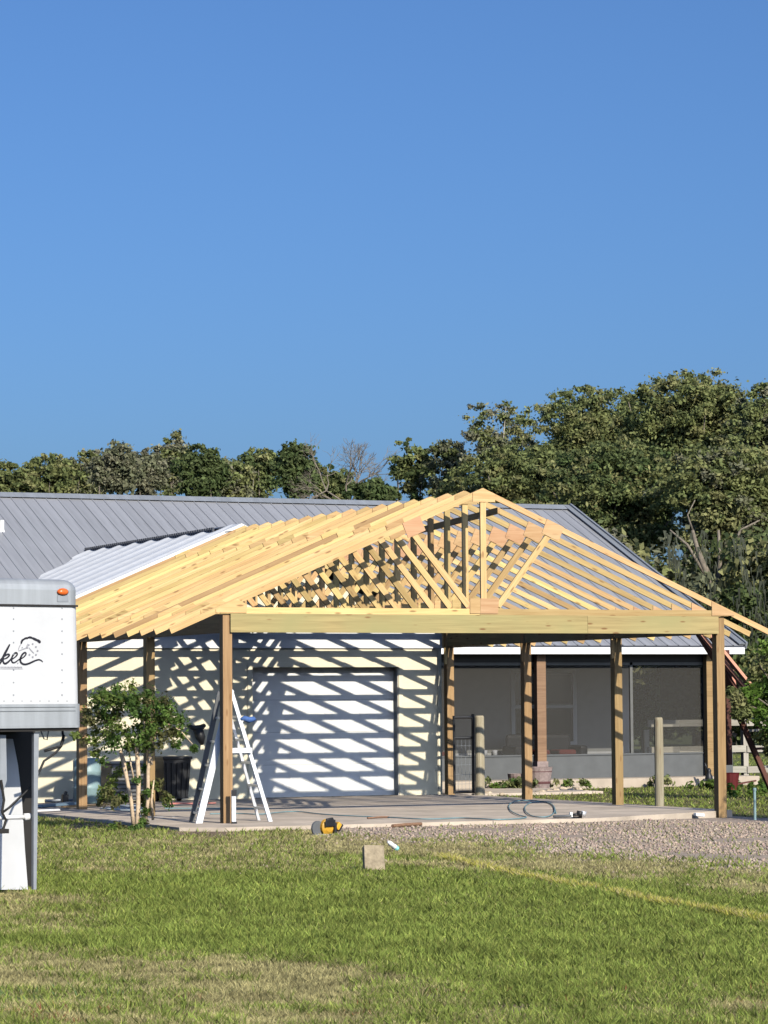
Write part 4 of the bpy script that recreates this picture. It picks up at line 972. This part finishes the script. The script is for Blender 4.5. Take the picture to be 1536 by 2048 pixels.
for i, (nm, lab, u, v, ru, rv, z, cols, pf, sd) in enumerate(specs):
    airy = 'airy' in lab
    tree(nm, lab, u, v, ru, rv, z, puffs=pf*(1.5 if airy else 3.0), per=300 if not airy else 190, leaf=.09, cols=cols, seed=sd, limbs=12, group=TG, pr=.155 if not airy else .12, trunk=PBARK if 'pale' in lab or airy else BARK)
tree('small_tree', 'thin small tree with open crown standing alone left of the oaks', 822, 945, 48, 62, 125, puffs=60, per=150, leaf=.12, cols=DGREEN+GREEN, seed=31, pr=.14, limbs=9, group=TG)
tree('small_tree', 'slim tree joining the open crowned one to the oaks', 895, 960, 50, 78, 124, puffs=90, per=180, leaf=.11, cols=GREEN+OLIVE, seed=32, pr=.15, limbs=8, group=TG)
tree('bush_tree', 'low dark bushy tree behind the ridge left of the carport peak', 745, 998, 50, 36, 120, puffs=40, per=280, leaf=.14, cols=DGREEN, seed=33, pr=.3, limbs=4, group=TG)
left = [(18, 975, 60, 44, GREEN), (95, 962, 62, 48, GREEN), (165, 958, 55, 52, GREEN+OLIVE), (232, 945, 52, 56, OLIVE), (290, 952, 46, 50, OLIVE), (345, 936, 40, 56, OLIVE+GREEN), (400, 952, 52, 58, DGREEN), (462, 965, 48, 45, GREEN+OLIVE), (515, 950, 48, 52, GREEN+DGREEN), (592, 945, 42, 56, DGREEN), (655, 975, 56, 40, GREEN+DGREEN)]
words = ['bushy green tree at the left edge above the grey roof', 'rounded green tree second from the left above the roof', 'green tree with a pointed top third from the left above the roof', 'grey olive tree with a thin top left of centre', 'pale grey olive tree with rounded crown', 'tall wispy grey topped tree above the left roof', 'dark green dense tree above the left roof', 'low mixed green tree right of the dark one', 'wide green tree with two tops above the ridge', 'dark narrow upright tree left of the bare tree', 'low green tree at the foot of the bare tree']
for i, (u, v, ru, rv, cols) in enumerate(left):
    tree('woodland_tree', words[i], u, v, ru, rv, 150+(i % 3)*6, puffs=110, per=200, leaf=.135, cols=cols, seed=50+i, pr=.2, limbs=5, group=TG)
# bare tree
def bare(u, v, z):
    r = random.Random(4); s = z/FPX; b = Vector(pz(u, 1003, z)); zb = b.z; b.z = -.1
    o = empty('bare_tree', b); tag(o, 'leafless pale tree standing between green trees above the ridge', 'tree', TG)
    m = MB(); tw = MB()
    h0 = zb+.1
    m.tube([(0, 0, 0), (.1, 0, h0*.6), (-.2, 0, h0)], [.22, .16, .11], 8)
    def grow(p, d, L, rad, lv):
        q = p+d*L; mid = p.lerp(q, .5)+Vector((r.gauss(0, .06), r.gauss(0, .06), r.gauss(0, .06)))*L
        (m if lv < 2 else tw).tube([p, mid, q], [rad, rad*.8, rad*.6], 5)
        if lv < 5:
            for _ in range(3 if lv < 4 else 4):
                nd_ = (d+Vector((r.gauss(0, .5), r.gauss(0, .5), r.gauss(0, .38)+.08))).normalized(); grow(q, nd_, L*r.uniform(.6, .85), rad*.58, lv+1)
    for du, dv, L in ((-70, -55, 1.7), (-40, -20, 1.2), (10, -60, 1.5), (30, -70, 1.4), (60, -40, 1.1), (-15, -70, 1.4)):
        d = (Rv*du-Uv*dv*1.0).normalized(); d.y += r.gauss(0, .3); grow(Vector((-.2, 0, h0-.3)), d.normalized(), L*.75, .06, 1)
    m.build('trunk', BARK, o, smooth=True); t = tw.build('twigs', BARK, o); t['kind'] = 'stuff'
bare(705, 960, 135)
# hanging moss and pale trunks at the right
def moss_oak():
    z = 88; r = np.random.default_rng(9)
    b = Vector(pz(1435, 1200, z)); b.z = -.1; o = empty('mossy_oak', b); tag(o, 'dark mossy oak with pale forked trunk behind the right rafter tails', 'tree', TG)
    def P(u, v, dz=0): return Vector(pz(u, v, z+dz))-b
    for pts, rad in (([(1440, 1420), (1435, 1240), (1428, 1180), (1395, 1100), (1385, 1060)], [.45, .36, .28, .16, .1]), ([(1432, 1200), (1440, 1120), (1437, 1060)], [.2, .14, .08]), ([(1475, 1400), (1490, 1200), (1508, 1150), (1520, 1080)], [.3, .2, .16, .08]), ([(1428, 1180), (1375, 1090), (1340, 1060)], [.13, .09, .05]), ([(1440, 1200), (1480, 1060), (1520, 1040)], [.12, .08, .04]), ([(1385, 1060), (1375, 1030), (1390, 1000)], [.08, .05, .03])):
        MB().tube([P(*p, 5) for p in pts], [q*.5 for q in rad], 8).build('trunk' if rad[0] > .25 else 'limb', BARK, o, smooth=True)
    # moss: thin hanging strands
    n = 1500; u = r.uniform(1290, 1600, n); v = r.uniform(1060, 1290, n); k = fbm(u/22, v/60, 61) > .52; u, v = u[k], v[k]; n = len(u)
    d = np.array(Fv)[None]+np.array(Rv)[None]*((u-768)/FPX)[:, None]-np.array(Uv)[None]*((v-1024)/FPX)[:, None]
    p = np.array(CAMP)+d*(z+r.uniform(-3, 3, n))[:, None]-np.array(b); L_ = .15+.4*r.random(n); w_ = .02+.03*r.random(n)
    V = np.stack([p+np.stack([-w_, 0*w_, 0*w_], -1), p+np.stack([w_, 0*w_, 0*w_], -1), p+np.stack([r.normal(0, .05, n), r.normal(0, .05, n), -L_], -1)], 1).reshape(-1, 3)
    col = np.repeat(np.array((.10, .11, .075))[None]*(.5+.8*r.random((n, 1))), 3, 0)
    t = np_mesh('moss', V, np.arange(3*n).reshape(-1, 3), LEAF, o, col=col); t['kind'] = 'stuff'
    k = 90; uu = r.uniform(1120, 1640, k); vv = r.uniform(1090, 1330, k); pc = np.array([tuple(pz(a, c_, z+2+r.uniform(-3, 6))) for a, c_ in zip(uu, vv)])-np.array(b)
    leaf_mesh('crown', pc, np.repeat((r.uniform(.5, 1.1, (k, 1))), 3, 1)*np.array((1.2, 1, .9)), 260, .17, DGREEN+GREEN+OLIVE, o, 19)
moss_oak()
def hedge(name, lab, us, vs, z, k, rad, per, leaf, cols, seed, zs=2):
    r = np.random.default_rng(seed); b = Vector(pz((us[0]+us[1])/2, vs[1], z)); b.z = -.1; o = empty(name, b); tag(o, lab, 'shrub')
    uu = r.uniform(*us, k); vv = r.uniform(*vs, k); pc = np.array([tuple(pz(a, c_, z+r.uniform(-zs, zs))) for a, c_ in zip(uu, vv)])-np.array(b)
    leaf_mesh('foliage', pc, np.repeat(r.uniform(.6, 1.3, (k, 1))*rad, 3, 1), per, leaf, cols, o, seed+1)
    MB().tube([(0, 0, 0), (0.1, 0, .9), (0, 0, 1.8)], [.08, .06, .03], 6).build('stem', BARK, o)
hedge('dark_thicket', 'dark thicket under the oaks behind the right of the house', (1220, 1680), (1250, 1430), 96, 130, 1.1, 330, .16, DGREEN, 71)
hedge('far_thicket', 'low far thicket beyond the fence seen under the branches', (1220, 1700), (1425, 1447), 112, 50, .5, 200, .14, DGREEN+GREEN, 73)
# right shrub near the playset
def shrub_right():
    r = np.random.default_rng(5); z = 50.5; b = Vector(pz(1600, 1590, z)); b.z = -.1; o = empty('leafy_shrub', b); tag(o, 'bright green leafy shrub hanging in at the right edge', 'shrub')
    pu = [(1520, 1330, .26), (1540, 1370, .3), (1560, 1300, .3), (1500, 1385, .2), (1475, 1400, .17), (1490, 1425, .17), (1520, 1430, .22), (1545, 1450, .24), (1475, 1425, .12), (1530, 1400, .2), (1590, 1400, .4), (1600, 1330, .4), (1525, 1475, .14), (1540, 1500, .12), (1465, 1385, .1), (1510, 1350, .14), (1580, 1470, .3), (1535, 1295, .16)]
    pc = np.array([tuple(pz(a, c_, z+r.uniform(-.3, .3))) for a, c_, _ in pu])-np.array(b)
    leaf_mesh('foliage', pc, np.array([q[2] for q in pu]), 230, .055, BRIGHT+GREEN, o, 81, shell=.3)
    for a, c_, _ in pu[:10]: q = Vector(pz(a, c_, z))-b; MB().tube([(0, 0, .8), q.lerp(Vector((0, 0, 1.3)), .4), q], [.025, .015, .006], 6).build('stem', BARK, o)
    MB().tube([(0, 0, 0), (0, 0, 1.2)], [.05, .03], 6).build('stem', BARK, o)
shrub_right()
# crepe myrtle
def myrtle():
    r = np.random.default_rng(6); z = 40.6; b = Vector(pz(278, 1672, z)); b.z = -.08; o = empty('crepe_myrtle', b); tag(o, 'small many stemmed tree with pale bark in front of the left posts', 'tree')
    def P(u, v, dz=0): return Vector(pz(u, v, z+dz))-b
    for pts, rad in (([(272, 1674), (276, 1620), (277, 1560), (274, 1500), (268, 1480)], [.035, .032, .033, .032, .02]), ([(268, 1660), (262, 1600), (254, 1560), (246, 1520), (240, 1500)], [.03, .028, .028, .034, .02]), ([(290, 1645), (296, 1600), (296, 1540), (302, 1500), (312, 1470), (320, 1440)], [.03, .026, .026, .03, .02, .01]), ([(302, 1530), (300, 1500), (292, 1480)], [.03, .022, .012]), ([(268, 1560), (262, 1530), (258, 1500)], [.014, .012, .01]), ([(306, 1640), (303, 1600), (308, 1560)], [.02, .015, .01]), ([(274, 1500), (285, 1480), (290, 1440)], [.02, .015, .008]), ([(320, 1440), (360, 1460), (395, 1500)], [.012, .009, .004])):
        MB().tube([P(*p) for p in pts], rad, 8).build('trunk', SMOOTHBARK, o, smooth=True)
    pu = []
    for _ in range(80):
        a = r.uniform(0, 2*PI); q = r.random()**.42; pu.append((262+104*q*math.cos(a), 1440+58*q*math.sin(a), .075+.04*r.random()))
    pu += [(195, 1395, .08), (205, 1385, .07), (232, 1378, .09), (262, 1372, .08), (298, 1385, .09), (175, 1440, .08), (170, 1480, .08), (350, 1440, .08), (365, 1470, .07), (352, 1490, .06), (388, 1498, .05), (150, 1470, .05), (205, 1520, .07), (190, 1505, .06)]
    pu += [(215+r.normal()*12, 1590+r.normal()*10, .08) for _ in range(6)]+[(322+r.normal()*8, 1585+r.normal()*12, .07) for _ in range(5)]+[(240+r.normal()*14, 1600+r.normal()*12, .07) for _ in range(4)]+[(262+r.normal()*26, 1655+r.normal()*9, .06) for _ in range(9)]+[(290+r.normal()*10, 1600+r.normal()*30, .05) for _ in range(8)]+[(240, 1545, .08), (225, 1560, .07), (250, 1530, .07)]
    pc = np.array([tuple(pz(a, c_, z+r.uniform(-.45, .45))) for a, c_, _ in pu])-np.array(b)
    leaf_mesh('crown', pc, np.array([q[2]*1.35 for q in pu]), 105, .033, [(.14, .23, .05), (.11, .19, .045), (.22, .29, .07), (.18, .18, .07)], o, 91, shell=.1)
myrtle()
# weeds by the porch
def weeds():
    r = np.random.default_rng(8); spots = [(1010, 1575), (1030, 1570), (985, 1578), (1045, 1578), (1165, 1568), (1185, 1566), (1210, 1566), (1140, 1572), (1420, 1575), (1440, 1575), (1478, 1576), (1530, 1580), (1500, 1590)]
    for i, (u, v) in enumerate(spots):
        if i in (4, 5, 7, 10): continue
        p = at(u, v, Z=-.02); p.y = min(p.y, 12.7) if p.x < 16 else p.y
        o = empty('weed_clump', p); tag(o, 'low leafy weed clump '+['midway between gate and second right post', 'just left of the second right post', 'nearest the gate post', 'against the second right post', 'left of the third right post, largest of three', 'left of the third right post, middle of three', 'touching the third right post', 'right of the barrel planter', 'by the black statue', 'behind the front right post', 'right of the dark red tub', 'at the right edge of the photo', 'right of the front post nearest the camera'][i], 'plant', 'weed clumps before the porch')
        k = 9; pc = np.stack([r.normal(0, .17, k), r.normal(0, .1, k), r.uniform(.02, .16, k)], -1)
        leaf_mesh('leaves', pc, np.full(k, .09), 40, .05, BRIGHT if u > 1400 else GREEN+BRIGHT, o, 200+i, shell=.2)
weeds()

# unseen narrow evergreen, added right of the frame to cast the slab-edge shadow
def shadow_tree():
    r = np.random.default_rng(12); o = empty('shadow_evergreen', (9.0, -6.6, -.1)); tag(o, 'unseen narrow evergreen added to cast a shadow along the right slab edge', 'tree')
    k = 46; z = np.linspace(.3, 4.3, k); rad = .5*np.sqrt(np.clip(1-((z-2.2)/3.8)**2, .05, 1))
    pc = np.stack([r.normal(0, .12, k), r.normal(0, .12, k), z], -1)
    leaf_mesh('crown', pc, rad, 260, .07, DGREEN, o, 300, shell=.3); MB().tube([(0, 0, 0), (0, 0, 5)], [.09, .02], 8).build('trunk', BARK, o)
shadow_tree()
